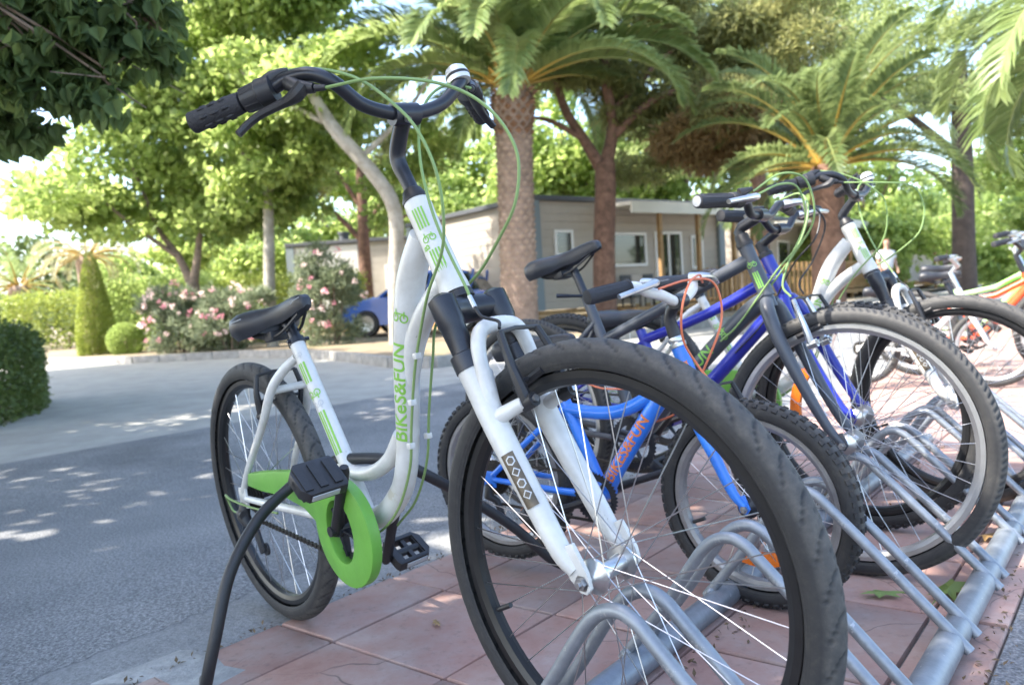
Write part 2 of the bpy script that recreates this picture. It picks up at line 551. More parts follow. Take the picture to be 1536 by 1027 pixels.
M_RIMB = mat('black_rim', (0.02, 0.02, 0.021), 0.35, 0.2, var=0.3, scale=25)
M_ALU = mat('aluminium', (0.62, 0.63, 0.64), 0.3, 0.95, var=0.25, scale=20, rvar=0.12)
M_STEEL = mat('spoke_steel', (0.60, 0.60, 0.60), 0.28, 1.0)
M_BOLT = mat('bolt_steel', (0.45, 0.45, 0.46), 0.35, 0.9, var=0.4, scale=90)
M_CHAIN = mat('oily_chain', (0.05, 0.045, 0.04), 0.5, 0.7)
M_REFL = mat('orange_reflector', (0.75, 0.17, 0.01), 0.2, 0, var=0.2, scale=60, bump=0.3, bscale=700)
M_BRONZE = mat('bronze_sticker', (0.13, 0.10, 0.065), 0.4, 0.2, var=0.5, scale=60)
M_SILVERP = mat('silver_print', (0.45, 0.46, 0.47), 0.4, 0.3)

def tyre_mat(name, R, kind):
    """rubber with the tread cut running round the wheel (object space, axle along Y)"""
    m = bpy.data.materials.new(name)
    t, b = nodes_of(m)
    tc = t.nodes.new('ShaderNodeTexCoord')
    sp = t.nodes.new('ShaderNodeSeparateXYZ'); t.links.new(tc.outputs['Object'], sp.inputs[0])
    def mth(op, a, b_=None, c=None):
        n = t.nodes.new('ShaderNodeMath'); n.operation = op
        for i, x in enumerate((a, b_, c)):
            if x is None: continue
            if isinstance(x, (int, float)): n.inputs[i].default_value = x
            else: t.links.new(x, n.inputs[i])
        return n.outputs[0]
    ang = mth('ARCTAN2', sp.outputs['Z'], sp.outputs['X'])
    ay = mth('ABSOLUTE', sp.outputs['Y'])
    rad = mth('SQRT', mth('ADD', mth('MULTIPLY', sp.outputs['X'], sp.outputs['X']), mth('MULTIPLY', sp.outputs['Z'], sp.outputs['Z'])))
    line = mth('SINE', mth('MULTIPLY', rad, 1250.0))
    line = mth('MULTIPLY', line, mth('LESS_THAN', rad, R - 0.030))
    grain = n_noise(t, tc.outputs['Object'], 260, 3, 0.6)
    n_bump(t, b, mth('ADD', mth('MULTIPLY', line, 0.25), grain), 0.35, 0.0016)
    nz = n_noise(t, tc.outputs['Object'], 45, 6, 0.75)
    clean_groove_shade = n_ramp(t, nz, [(0.30, (0.017, 0.017, 0.019)), (0.55, (0.026, 0.026, 0.027)), (0.75, (0.050, 0.046, 0.040))])  # bare sidewall rubber, also the shade painted into the tread grooves
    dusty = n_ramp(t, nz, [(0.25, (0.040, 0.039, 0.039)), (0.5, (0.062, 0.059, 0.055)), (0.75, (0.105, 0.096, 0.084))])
    an = t.nodes.new('ShaderNodeAttribute'); an.attribute_name = 'dust_groove_shade'
    c = n_mix(t, an.outputs['Fac'], clean_groove_shade, dusty)
    t.links.new(c, b.inputs['Base Color'])
    b.inputs['Roughness'].default_value = 0.72
    MATS[name] = m
    return m

_wheel_cache = {}
def wheel_meshes(R, tw, rimmat, tread, tyremat, nseg=84):
    key = (R, tw, rimmat.name, tread, tyremat.name)
    if key in _wheel_cache:
        return _wheel_cache[key]
    tc = R - tw * 1.02
    nphi, ns = (25, 780) if tread in ('wave', 'block') else (15, nseg)
    TH = np.arange(ns) * 2 * pi / ns; LA = np.radians(np.linspace(-128, 128, nphi))
    th, la = np.meshgrid(TH, LA, indexing='ij')
    dep = np.zeros_like(th); lat = np.degrees(la)
    if tread == 'wave':
        for sg in (-1, 1):
            ph = th * 44 / (2 * pi) + (0 if sg > 0 else .5) + sg * lat / 95.0 + .12 * np.sin(np.radians(lat) * 4)
            g = np.clip(1.4 - np.abs((ph % 1) - .5) * 16, 0, 1)
            dep += .0032 * g * np.clip((sg * lat + 6) / 8, 0, 1) * np.clip((66 - np.abs(lat)) / 8, 0, 1)
        dep += .0006 * np.clip(1 - np.abs(np.abs(lat) - 78) / 4, 0, 1)
    elif tread == 'block':
        ph = th * 126 / (2 * pi) + np.abs(lat) / 60
        g = np.clip(1.6 - np.abs((ph % 1) - .5) * 6, 0, 1)
        dep += .0030 * g * np.clip((np.abs(lat) - 12) / 4, 0, 1) * np.clip((46 - np.abs(lat)) / 4, 0, 1)
        dep += .0010 * np.clip(1 - np.abs(np.abs(lat) - 12) / 4, 0, 1)
    rr_ = tw * 1.02 - dep
    V_ = np.stack([(tc + rr_ * np.cos(la)) * np.cos(th), (rr_ / 1.02) * np.sin(la), (tc + rr_ * np.cos(la)) * np.sin(th)], -1).reshape(-1, 3)
    i_, j_ = np.meshgrid(np.arange(ns), np.arange(nphi - 1), indexing='ij'); i2_ = (i_ + 1) % ns
    Q_ = np.stack([i_ * nphi + j_, i_ * nphi + j_ + 1, i2_ * nphi + j_ + 1, i2_ * nphi + j_], -1).reshape(-1, 4)
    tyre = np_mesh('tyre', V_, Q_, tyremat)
    tyre.polygons.foreach_set('use_smooth', [True] * len(Q_))
    dust_groove_shade = np.clip((72 - np.abs(lat)) / 14, 0, 1) * (1 - np.clip(dep / .0018, 0, 1)) if tread in ('wave', 'block') else np.clip((40 - np.abs(lat)) / 14, 0, 1)  # dust on the tread; grooves get their shade put into the colour
    at = tyre.attributes.new('dust_groove_shade', 'FLOAT', 'POINT'); at.data.foreach_set('value', np.ascontiguousarray(dust_groove_shade, np.float32).ravel())
    knobs = None
    if tread == 'knob':
        kb = MB(); n = int(2 * pi * R / 0.024)
        for i in range(n):
            a = 2 * pi * i / n
            for lat, ww, off in ((-52, .008, .5), (-20, .007, 0), (20, .007, 0.0), (52, .008, .5)):
                aa = a + off * 2 * pi / n
                l = radians(lat)
                rr = tc + (tw * 1.02 + 0.0012) * cos(l)
                c = np.array((rr * cos(aa), (tw + 0.0012) * sin(l), rr * sin(aa)))
                er = np.array((cos(aa) * cos(l), sin(l), sin(aa) * cos(l)))
                et = np.array((-sin(aa), 0, cos(aa))); el = np.cross(er, et)
                q = []
                for s0 in (-1, 1):
                    for s1 in (-1, 1):
                        for s2 in (-1, 1):
                            k_ = 0.8 if s2 > 0 else 1.0
                            q.append(c + et * s0 * .0062 * k_ + el * s1 * ww * .6 * k_ + er * s2 * .0026)
                kb.add(q, [[0, 1, 3, 2], [4, 6, 7, 5], [0, 4, 5, 1], [2, 3, 7, 6], [1, 5, 7, 3]])
        knobs = kb.mesh('tread_blocks', tyremat, smooth=False)
    ro_ = R - tw * 1.95; ri = ro_ - 0.0185
    rb = MB(); rb.lathe([(ro_, -.0125), (ro_ + .004, -.0128), (ro_ + .004, -.0142), (ri + .012, -.0138), (ri + .003, -.009), (ri, 0), (ri + .003, .009), (ri + .012, .0138), (ro_ + .004, .0142), (ro_ + .004, .0128), (ro_, .0125), (ro_ - .006, 0)], nseg)
    rim = rb.mesh('rim', rimmat, angle=25)
    _wheel_cache[key] = (tyre, rim, knobs, ri)
    return _wheel_cache[key]
_spoke = {}
def spoke_mesh(m):
    if m.name not in _spoke:
        b = MB(); b.tube([(0, 0, 0), (1, 0, 0)], 0.00095, 5)
        _spoke[m.name] = b.mesh('spoke', m)
    return _spoke[m.name]
def hub_mesh(hm, w=.034, rf=.024, rs=.013, axle=.056):
    b = MB()
    b.lathe([(rs, -w + .006), (rf, -w + .004), (rf, -w), (rs + .003, -w - .004), (rs * .7, -w - .010), (.006, -w - .012), (.0045, -axle), (.0001, -axle), (.0001, axle), (.0045, axle), (.006, w + .012), (rs * .7, w + .010), (rs + .003, w + .004), (rf, w), (rf, w - .004), (rs, w - .006), (rs * .9, 0)], 24)
    return b.mesh('hub', hm, angle=35)

def make_wheel(name, parent, M, R, tw, rimmat, tread, tyremat, hubmat=M_ALU, n=36, rear=False, reflector=None, spokes=True, spokemat=M_STEEL, phase=0.0):
    tyre, rim, knobs, ri = wheel_meshes(R, tw, rimmat, tread, tyremat)
    w = obj(name, rim, parent)
    w.matrix_local = M
    obj('tyre', tyre, w)
    if knobs:
        k = obj('tread_blocks', knobs, w); k['kind'] = 'stuff'
    hw, rf = (.034, .026)
    obj('hub', hub_mesh(hubmat, hw, rf, .014), w)
    ms = []
    for i in range(n):
        rim_a = 2 * pi * i / n + phase
        side = -1 if i % 2 else 1
        dr = 1 if (i // 2) % 2 else -1
        ha = rim_a + dr * radians(62)
        p0 = Vector((cos(ha) * rf * .92, side * hw, sin(ha) * rf * .92))
        p1 = Vector((cos(rim_a) * (ri + .002), side * .003, sin(rim_a) * (ri + .002)))
        ms.append((p0, p1))
    if spokes:
        sm = spoke_mesh(spokemat)
        for p0, p1 in ms:
            d = p1 - p0
            o = obj('spoke', sm, w, p0, d.to_track_quat('X', 'Z').to_euler(), (d.length, 1, 1))
    else:
        b = MB()
        for p0, p1 in ms:
            b.tube([p0, p1], 0.0011, 4)
        b.build('spokes', spokemat, w)
    # nipples and valve
    vb = MB(); a = radians(200) + phase
    vb.tube([(cos(a) * ri, 0, sin(a) * ri), (cos(a) * (ri - .034), 0, sin(a) * (ri - .034))], .0045, 8)
    vb.build('valve', M_BLACK, w)
    if reflector is not None:
        a = reflector; rm = ri * .74
        e1 = np.array((cos(a), 0, sin(a))); e2 = np.array((-sin(a), 0, cos(a)))
        rb = MB()
        ol = []
        for k in range(9):
            t = radians(-58 + 116 * k / 8) * .42
            ol.append(((rm + .016) * cos(t), (rm + .016) * sin(t)))
        for k in range(9):
            t = radians(58 - 116 * k / 8) * .40
            ol.append(((rm - .016) * cos(t), (rm - .016) * sin(t)))
        rb.poly(ol, (0, -.012, 0), e1, e2, (0, 1, 0), .016, bev=.002)
        rb.build('reflector', M_REFL, w)
    return w

def decal(shapes, path, rad, s0, th0, mats, parent, name, sgn=1, lift=.0006, ref=(0, -1, 0)):
    """flat artwork (mesh in x=along, y=round) wrapped on a tube. shapes: list of (verts2d, faces, matindex)"""
    P, T, N, B = frames(path, ref)
    S = [0.0]
    for a, b in zip(P[:-1], P[1:]):
        S.append(S[-1] + np.linalg.norm(b - a))
    rr = rad if hasattr(rad, '__len__') else [rad] * len(P)
    mb = MB()
    for vs, fs, m in shapes:
        out = []
        for x, y in vs:
            s = min(max(s0 + x * sgn, 0), S[-1] - 1e-6)
            i = int(np.searchsorted(S, s, side='right') - 1); i = min(i, len(P) - 2)
            t = (s - S[i]) / (S[i + 1] - S[i])
            c = P[i] * (1 - t) + P[i + 1] * t
            n = N[i] * (1 - t) + N[i + 1] * t; b = B[i] * (1 - t) + B[i + 1] * t
            r = rr[i] * (1 - t) + rr[i + 1] * t + lift
            a = th0 - y * sgn / r
            out.append(c + n * cos(a) * r + b * sin(a) * r)
        mb.add(out, fs, m)
    return mb.build(name, mats, parent, smooth=False)
def text2d(body, size, bold=0.0, shear=0.0, spacing=1.0, cut=0.004, fatten=0.0):
    """lettering as a finely cut flat mesh, centred on y"""
    cu = bpy.data.curves.new('txt', 'FONT')
    cu.body = body; cu.size = size; cu.offset = bold; cu.shear = shear; cu.space_character = spacing; cu.resolution_u = 4
    o = bpy.data.objects.new('txt', cu); COL.objects.link(o)
    dg = bpy.context.evaluated_depsgraph_get()
    me = bpy.data.meshes.new_from_object(o.evaluated_get(dg))
    bpy.data.objects.remove(o); bpy.data.curves.remove(cu)
    bm = bmesh.new(); bm.from_mesh(me); bpy.data.meshes.remove(me)
    bmesh.ops.remove_doubles(bm, verts=list(bm.verts), dist=1e-5)
    ys = [v.co.y for v in bm.verts]; y0, y1 = min(ys), max(ys)
    k = y0 + cut
    while k < y1:
        bmesh.ops.bisect_plane(bm, geom=list(bm.verts) + list(bm.edges) + list(bm.faces), plane_co=(0, k, 0), plane_no=(0, 1, 0))
        k += cut
    bm.verts.index_update(); bm.verts.ensure_lookup_table()
    vs = [(v.co.x, v.co.y - (y0 + y1) / 2) for v in bm.verts]; fs = [[v.index for v in f.verts] for f in bm.faces]
    bm.free()
    return vs, fs
def rect2d(x0, x1, y0, y1, n=6, nx=8):
    vs = []; fs = []
    for i in range(nx + 1):
        for j in range(n + 1):
            vs.append((x0 + (x1 - x0) * i / nx, y0 + (y1 - y0) * j / n))
    for i in range(nx):
        for j in range(n):
            fs.append([i * (n + 1) + j, (i + 1) * (n + 1) + j, (i + 1) * (n + 1) + j + 1, i * (n + 1) + j + 1])
    return vs, fs
def ring2d(cx, cy, r, w, n=20):
    vs = []; fs = []
    for k in range(n):
        a = 2 * pi * k / n
        vs += [(cx + cos(a) * r, cy + sin(a) * r), (cx + cos(a) * (r - w), cy + sin(a) * (r - w))]
    for k in range(n):
        k2 = (k + 1) % n
        fs.append([2 * k, 2 * k2, 2 * k2 + 1, 2 * k + 1])
    return vs, fs
def icon2d(x, y, s):
    """little bicycle: two rings and a few bars"""
    L = [ring2d(x, y - s * .55, s * .5, s * .16), ring2d(x, y + s * .55, s * .5, s * .16),
         rect2d(x, x + s * .75, y - s * .62, y - s * .48, 2, 3), rect2d(x + s * .4, x + s * .55, y - s * .5, y + s * .4, 4, 2), rect2d(x, x + s * .9, y + s * .42, y + s * .58, 2, 3)]
    return L

def saddle_mesh(L=.27, W=.085):
    """lofted seat: x 0 at the tail, L at the nose"""
    st_ = [(0.0, .62, -.010, .036), (.03, .90, -.002, .050), (.10, 1.0, .004, .058), (.22, .97, .004, .057), (.36, .74, .000, .049), (.48, .46, -.002, .040), (.62, .30, -.001, .040), (.80, .24, .002, .036), (.93, .205, .002, .030), (.985, .15, -.004, .022), (1.0, .06, -.012, .010)]
    q = catmull([np.array(s) for s in st_], 4)
    vs = []; fs = []
    n = 16
    for t, w, z, h in q:
        w = max(w, .03) * W; h = max(h, .004)
        x = t * L
        sec = [(-.80, -1.0), (-.96, -.72), (-1.0, -.42), (-.94, -.14), (-.76, .02), (-.48, .10), (-.2, .10), (0, .06), (.2, .10), (.48, .10), (.76, .02), (.94, -.14), (1.0, -.42), (.96, -.72), (.80, -1.0), (0, -.80)]
        for a, b in sec:
            vs.append((x, a * w, z + b * h))
    N = len(q)
    for i in range(N - 1):
        for k in range(n):
            k2 = (k + 1) % n
            fs.append([i * n + k, (i + 1) * n + k, (i + 1) * n + k2, i * n + k2])
    fs.append(list(range(n))); fs.append([(N - 1) * n + k for k in range(n)][::-1])
    b = MB(); b.add(vs, fs)
    return b
def crank_set(root, bb, ang, length, yr, yl, pedal_len=.09, guard=False, ring=.075, pedal_refl=M_SILVERP, ptilt=(-40, -32)):
    """two crank arms with pedals, chainring and axle"""
    bb = np.array(bb, float)
    out = []
    for s, y, a in ((-1, yr, ang), (1, yl, ang + pi)):
        d = np.array((cos(a), 0, sin(a)))
        p0 = bb + (0, s * (y - .012), 0); p1 = bb + d * length + np.array((0, s * (y + .004), 0))
        b = MB()
        b.tube([p0 - d * .012, p0, p0 + (p1 - p0) * .5, p1, p1 + d * .012], [.012, .0155, .012, .0135, .009], 10, ref=(0, 1, 0), flat=.8)
        b.cyl(p0 + (0, s * .004, 0), p0 + (0, s * .018, 0), .011, 12)
        arm = b.build('crank_arm', M_BLACK, root)
        # pedal: body frame with cage, openings and reflectors
        pc = p1 + np.array((0, s * (.012 + pedal_len / 2), 0))
        pb = MB()
        pl = .040; tilt = radians(ptilt[0]) if s < 0 else radians(ptilt[1])
        ex = np.array((cos(tilt), 0, sin(tilt))); ez = np.array((-sin(tilt), 0, cos(tilt))); ey = np.array((0, 1, 0))
        hw = pedal_len / 2
        outer = [(-pl, -hw), (-pl * .7, -hw - .004), (pl * .7, -hw - .004), (pl, -hw), (pl, hw * .7), (pl * .55, hw), (-pl * .55, hw), (-pl, hw * .7)]
        if s < 0:
            outer = [(x, -y_) for x, y_ in outer]
        hole = [(-pl * .72, -hw * .7), (pl * .72, -hw * .7), (pl * .72, hw * .62), (-pl * .72, hw * .62)]
        pb.poly(outer, pc - ez * .012, ex, ey, ez, .024, bev=.003, hole=hole if s > 0 else None)
        pb.tube([p1, p1 + np.array((0, s * (pedal_len + .012), 0))], [.0105, .009], 10)
        for q in (-.45, .0, .45):
            pb.box(tuple(pc + ey * q * hw * 1.5), (pl * 1.5, .010 if s > 0 else .016, .014 if s > 0 else .031), rot=Matrix(((ex[0], 0, ez[0]), (0, 1, 0), (ex[2], 0, ez[2]))))
        ped = pb.build('pedal', M_BLACK, root)
        for q in (-1, 1):
            rb = MB(); rb.box(tuple(pc + ex * q * (pl + .0005)), (.003, pedal_len * .62, .013), rot=Matrix(((ex[0], 0, ez[0]), (0, 1, 0), (ex[2], 0, ez[2]))), bev=.001)
            rb.build('reflector', pedal_refl, ped)
    # chainring and bottom bracket
    b = MB(); n = 40
    ol = []
    for k in range(n * 2):
        a = 2 * pi * k / (n * 2); r = ring + (.003 if k % 2 else -.003)
        ol.append((cos(a) * r, sin(a) * r))
    b.poly(ol, bb + (0, -yr + .028, 0), (1, 0, 0), (0, 0, 1), (0, 1, 0), .003, hole=[(cos(2 * pi * k / 24) * ring * .72, sin(2 * pi * k / 24) * ring * .72) for k in range(24)])
    for k in range(5):
        a = 2 * pi * k / 5 + ang
        b.tube([bb + (0, -yr + .024, 0), bb + (cos(a) * ring * .8, -yr + .028, sin(a) * ring * .8)], [.012, .007], 8, flat=.5, ref=(0, 1, 0))
    b.cyl(bb + (0, -yr + .01, 0), bb + (0, yl - .01, 0), .016, 16)
    b.build('chainring', M_BLACKM, root)

class Bike:
    def __init__(s, name, label, group, front, yaw, lean, bp, L, R, ha, off, delta, twist=0.0, origin=None):
        B = Matrix.Rotation(yaw, 3, 'Z') @ Matrix.Rotation(lean, 3, 'X') @ Matrix.Rotation(-bp, 3, 'Y')
        s.L, s.R, s.ha, s.off = L, R, ha, off
        fc0 = Vector((L, 0, R)); perp = Vector((sin(ha), 0, cos(ha))); ax = Vector((-cos(ha), 0, sin(ha)))
        a0 = fc0 - perp * off
        S = Matrix.Rotation(delta, 3, ax)
        s.a0, s.ax, s.perp, s.S = a0, ax, perp, S
        if origin is None:
            fc = a0 + S @ (fc0 - a0)
            origin = Vector(front) - B @ fc
        s.root = empty(name, origin, B)
        s.Wm = Matrix.Translation(origin) @ B.to_4x4()
        tag(s.root, label, 'bicycle', group)
        s.Z = Matrix.Rotation(twist, 3, 'Z')
        s.F = Matrix((perp, Vector((0, 1, 0)), ax)).transposed()
    def st(s, p, y, a, tw=False):
        q = Vector((p, y, a))
        if tw: q = s.Z @ q
        return np.array(s.a0 + s.S @ (s.F @ q))
    def sdir(s, p, y, a, tw=False):
        q = Vector((p, y, a))
        if tw: q = s.Z @ q
        return np.array(s.S @ (s.F @ q))
    def wheels(s, rimmat, tread, tyremat, tw=.0235, reflF=None, reflR=None, spokes=True, hubmat=M_ALU):
        Mf = Matrix.Translation(Vector(s.st(s.off, 0, 0))) @ s.S.to_4x4()
        make_wheel('front_wheel', s.root, Mf, s.R, tw, rimmat, tread, tyremat, hubmat, reflector=reflF, spokes=spokes, phase=.06)
        make_wheel('rear_wheel', s.root, Matrix.Translation((0, 0, s.R)), s.R, tw, rimmat, tread, tyremat, M_BLACKM if rimmat is M_RIMB else hubmat, reflector=reflR, spokes=spokes, spokemat=M_STEEL, phase=.02)
    def part(s, name, mb, mats, parent=None, **k):
        return mb.build(name, mats, parent or s.root, **k)
    def saddle(s, tail, tilt, post, postr=.0135, L=.27, W=.082, m=M_SADDLE, postm=M_BLACKM, stripe=False):
        """tail: (x,z) of the saddle's rear top; post: list of (x,z) up the seat post"""
        b = saddle_mesh(L, W)
        c, sn = cos(tilt), sin(tilt)
        tr = lambda x, y, z: (tail[0] + x * c - z * sn, y, tail[1] + x * sn + z * c)
        b.v = [tr(*q) for q in b.v]
        sd = s.part('saddle', b, m, angle=60)
        r = MB()
        for y in (-.022, .022):
            r.tube([tr(.03, y * 1.6, -.040), tr(.07, y, -.062), tr(.16, y, -.062), tr(.235, y * .4, -.034)], .0036, 6, smooth=4)
        r.box(tr(.105, 0, -.062), (.04, .062, .022), rot=Matrix.Rotation(-tilt, 3, 'Y'), bev=.004)
        for y in (-.05, .05):
            r.tube([tr(.035, y, -.03), tr(.05, y * .7, -.05), tr(.10, y * .45, -.06)], .006, 6)
        r.build('rails', M_BLACK, sd)
        if stripe:
            g = MB(); g.tube([tr(.262 * L / .27, -.012, -.002), tr(.25 * L / .27, -.021, -.006), tr(.235 * L / .27, -.0225, -.012)], .0011, 5)
            g.tube([tr(.01, -.071, -.010), tr(.05, -.081, -.012), tr(.10, -.0815, -.012)], .0011, 5, smooth=3)
            g.build('piping', M_SILVERP, sd)
        p = MB(); p.tube([(x, 0, z) for x, z in post], postr, 16)
        s.part('seat_post', p, postm)
        return sd
    def cable(s, pts, m=M_CABLE, r=.0026, name='brake_cable'):
        b = MB(); b.tube(pts, r, 7, smooth=6)
        return s.part(name, b, m)
    def vbrake(s, pm, armm, front=True, yw=.043, a_piv=.259, a_top=.372, p=.092, tubes=None):
        """pair of cantilever arms with pads (front: steering space, rear: frame space)"""
        for sg in (-1, 1):
            b = MB()
            P = lambda pp, y, a: s.st(pp, y * sg, a) if front else np.array((pp, y * sg, a))
            b.tube([P(p - .004, yw, a_piv), P(p, yw + .004, a_piv + .03), P(p + .002, yw + .006, (a_piv + a_top) / 2 + .01), P(p, yw - .002, a_top)], [.011, .009, .007, .006], 8, smooth=3)
            b.cyl(P(p - .012, yw, a_piv), P(p + .012, yw, a_piv), .011, 12)
            arm = s.part('brake_arm', b, armm)
            q = MB()
            q.tube([P(p - .038, .020, a_piv + .032), P(p + .03, .020, a_piv + .036)], .0068, 8)
            q.tube([P(p, .020, a_piv + .034), P(p, yw + .006, a_piv + .034)], .004, 8)
            q.build('brake_pad', M_BLACK, arm)
            bo = MB(); bo.cyl(P(p + .010, yw, a_piv), P(p + .0165, yw, a_piv), .0058, 6)
            bo.build('bolt', M_BOLT, arm)
        b = MB()
        P = lambda pp, y, a: s.st(pp, y, a) if front else np.array((pp, y, a))
        b.tube([P(p, -yw, a_top), P(p, -.005, a_top + .004), P(p, yw, a_top)], .0034, 6)
        s.part('brake_link', b, M_BLACK)

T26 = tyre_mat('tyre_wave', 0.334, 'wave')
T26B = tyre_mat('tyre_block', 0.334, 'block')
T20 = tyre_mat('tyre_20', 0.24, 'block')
HA = 1.1668
GRP = 'bicycles parked in the near rack'

def step_through(name, label, group, drop=0.0, **kw):
    """white low-step city bike with suspension fork and green guard"""
    k = Bike(name, label, group, L=1.1512, R=0.334, ha=HA, off=.06, **kw)
    R_ = k.root
    main = [(.838, 0, .862), (.798, 0, .814), (.768, 0, .762), (.729, 0, .655), (.696, 0, .528), (.675, 0, .462), (.638, 0, .401), (.56, 0, .343), (.478, 0, .320)]
    mr = [.023, .0255, .0265, .025, .0225, .022, .022, .023, .021]
    f = MB()
    f.tube(main, mr, 20, smooth=6, ref=(0, -1, 0))
    hT, hB = k.a0 + k.ax * .662, k.a0 + k.ax * .486
    hm = (hT + hB) / 2
    f.tube([hT, k.a0 + k.ax * .648, k.a0 + k.ax * .632, hm, k.a0 + k.ax * .515, k.a0 + k.ax * .498, hB], [.0225, .0238, .0228, .0228, .0238, .0258, .0258], 24)
    f.tube([(.886, 0, .782), (.845, 0, .757), (.800, 0, .722), (.762, 0, .68), (.737, 0, .63), (.722, 0, .59)], [.018, .019, .02, .02, .017, .012], 16, smooth=5)
    f.tube([(.405, 0, .44), (.469, 0, .421), (.543, 0, .428), (.613, 0, .459), (.668, 0, .51)], [.0155] * 5, 16, smooth=5)
    f.tube([(.302, 0, .703), (.310, 0, .687), (.434, 0, .45), (.490, 0, .33)], [.0175, .0165, .0175, .0185], 20)
    f.cyl((.476, -.036, .321), (.476, .036, .321), .0205, 20)
    for sg in (-1, 1):
        f.tube([(.299, .006 * sg, .672), (.262, .026 * sg, .645), (.226, .046 * sg, .604), (.165, .055 * sg, .523), (.055, .062 * sg, .415), (.004, .066 * sg, .352)], [.010, .011, .0105, .0095, .0085, .008], 12, smooth=5)
        f.tube([(.47, .026 * sg, .325), (.40, .040 * sg, .328), (.2, .058 * sg, .333), (.02, .066 * sg, .335)], [.012, .011, .0095, .008], 12, smooth=5)
        f.box((.0, .066 * sg, .336), (.045, .006, .05), bev=.002)
    f.tube([(.225, -.046, .603), (.225, .046, .603)], .009, 12)
    fr = k.part('frame', f, M_WHITE)
    # seat clamp ring
    c = MB(); c.tube([(.303, 0, .70), (.297, 0, .712)], [.0195, .0195], 20); c.cyl((.305, -.024, .71), (.305, .028, .71), .0045, 8)
    c.build('seat_clamp', M_BLACKM, fr)
    # headset
    h = MB()
    h.lathe([(.0155, .662), (.0238, .662), (.0238, .668), (.020, .674), (.0175, .682), (.0145, .686)], 28, o=tuple(k.a0), ax=tuple(k.ax), closed=False)
    h.build('headset', M_BLACK, fr)
    h = MB(); h.lathe([(.0258, .484), (.027, .480), (.027, .472), (.02, .468)], 28, o=tuple(k.a0), ax=tuple(k.ax), closed=False)
    h.build('headset', M_BLACK, fr)
    # printing: name up the main tube, stripes and badges on head and seat tube
    pm = catmull([np.array(p + (r,)) for p, r in zip(main, mr)], 6)
    path = [q[:3] for q in pm][::-1]; rad = [float(q[3]) for q in pm][::-1]
    tx = text2d('BiKeS&FUN', .038, bold=.0007, spacing=1.02)
    decal([(tx[0], tx[1], 0)], path, rad, .300, radians(18), [M_GREENL], fr, 'lettering', ref=(0, -1, 0))
    ic = icon2d(0, 0, .017)
    decal([(a, b, 0) for a, b in ic], path, rad, .538, radians(18), [M_GREENL], fr, 'emblem', ref=(0, -1, 0))
    hp = [np.array(hB), np.array(hm), np.array(hT)]
    sh = []
    for i in range(4):
        sh.append((*rect2d(.118, .156, -.010 + i * .0056, -.0068 + i * .0056, 2, 4), 0))
        sh.append((*rect2d(.038, .078, -.010 + i * .0056, -.0068 + i * .0056, 2, 4), 0))
    for a, b in icon2d(.098, .0, .012): sh.append((a, b, 0))
    decal(sh, hp, .0229, 0, radians(38), [M_GREENL], fr, 'head_badge', ref=(0, -1, 0))
    tb = text2d('B', .017, bold=.0004)
    decal([(tb[0], tb[1], 0)], hp, .0229, .080, radians(10), [M_GREENL], fr, 'head_letter', ref=(0, -1, 0))
    sp = [np.array((.310, 0, .687)), np.array((.434, 0, .45))]
    sh = []
    for i, (a, b) in enumerate(((-.009, -.004), (-.002, .001), (.004, .009))):
        sh.append((*rect2d(.035, .085, a, b, 2, 4), 0)); sh.append((*rect2d(.155, .258, a, b, 2, 6), 0))
    for a, b in icon2d(.112, 0, .016): sh.append((a, b, 0))
    for a, b in icon2d(.138, 0, .013): sh.append((a, b, 1))
    for a, b in icon2d(.016, 0, .010): sh.append((a, b, 1))
    decal(sh, sp, [.0166, .0176], 0, radians(-30), [M_GREENL, M_SILVERP], fr, 'seat_tube_stripes', ref=(0, -1, 0))
    # ---- fork
    fk = MB()
    for sg in (-1, 1):
        fk.tube([k.st(.02, .056 * sg, .352), k.st(.021, .056 * sg, .32), k.st(.022, .056 * sg, .25), k.st(.033, .057 * sg, .14), k.st(.043, .057 * sg, .05), k.st(.053, .056 * sg, .018)], [.0225, .0215, .020, .018, .0155, .011], 16, smooth=4, ref=k.sdir(0, 1, 0))
        fk.poly([(-.018, .055), (.016, .055), (.020, .01), (.015, -.012), (.004, -.017), (-.006, -.011), (-.014, .01)], k.st(.056, (.054 if sg > 0 else -.062), 0), k.sdir(1, 0, 0), k.sdir(0, 0, 1), k.sdir(0, 1, 0), .008, bev=.002)
        fk.tube([k.st(.03, .056 * sg, .262), k.st(.085, .047 * sg, .262)], [.013, .010], 12)
        # arch foot
        fk.tube([k.st(.024, .056 * sg, .275), k.st(.042, .055 * sg, .335)], [.017, .014], 12)
    fk.tube([k.st(.036, -.056, .30), k.st(.046, -.055, .355), k.st(.055, -.040, .392), k.st(.058, 0, .400), k.st(.055, .040, .392), k.st(.046, .055, .355), k.st(.036, .056, .30)], [.0125, .012, .0125, .0125, .0125, .012, .0125], 12, smooth=6, ref=k.sdir(1, 0, 0))
    fork = k.part('fork', fk, M_WHITE)
    cr = MB()
    for sg in (-1, 1):
        cr.tube([k.st(.020, .056 * sg, .475), k.st(.020, .056 * sg, .468), k.st(.020, .056 * sg, .425), k.st(.020, .056 * sg, .42), k.st(.020, .056 * sg, .375), k.st(.020, .056 * sg, .372), k.st(.020, .056 * sg, .346)], [.012, .0225, .0225, .0205, .0185, .0245, .0240], 18)
    cr.tube([k.st(.020, -.058, .448), k.st(.012, -.032, .452), k.st(.002, 0, .455), k.st(.012, .032, .452), k.st(.020, .058, .448)], [.019, .021, .0235, .021, .019], 16, smooth=5)
    cr.build('fork_crown', M_BLACKM, fork)
    lb = [k.st(.022, -.056, .25), k.st(.033, -.057, .14), k.st(.043, -.057, .05)]
    stk = [(*rect2d(0, .085, -.0105, .0105, 5, 8), 0)]
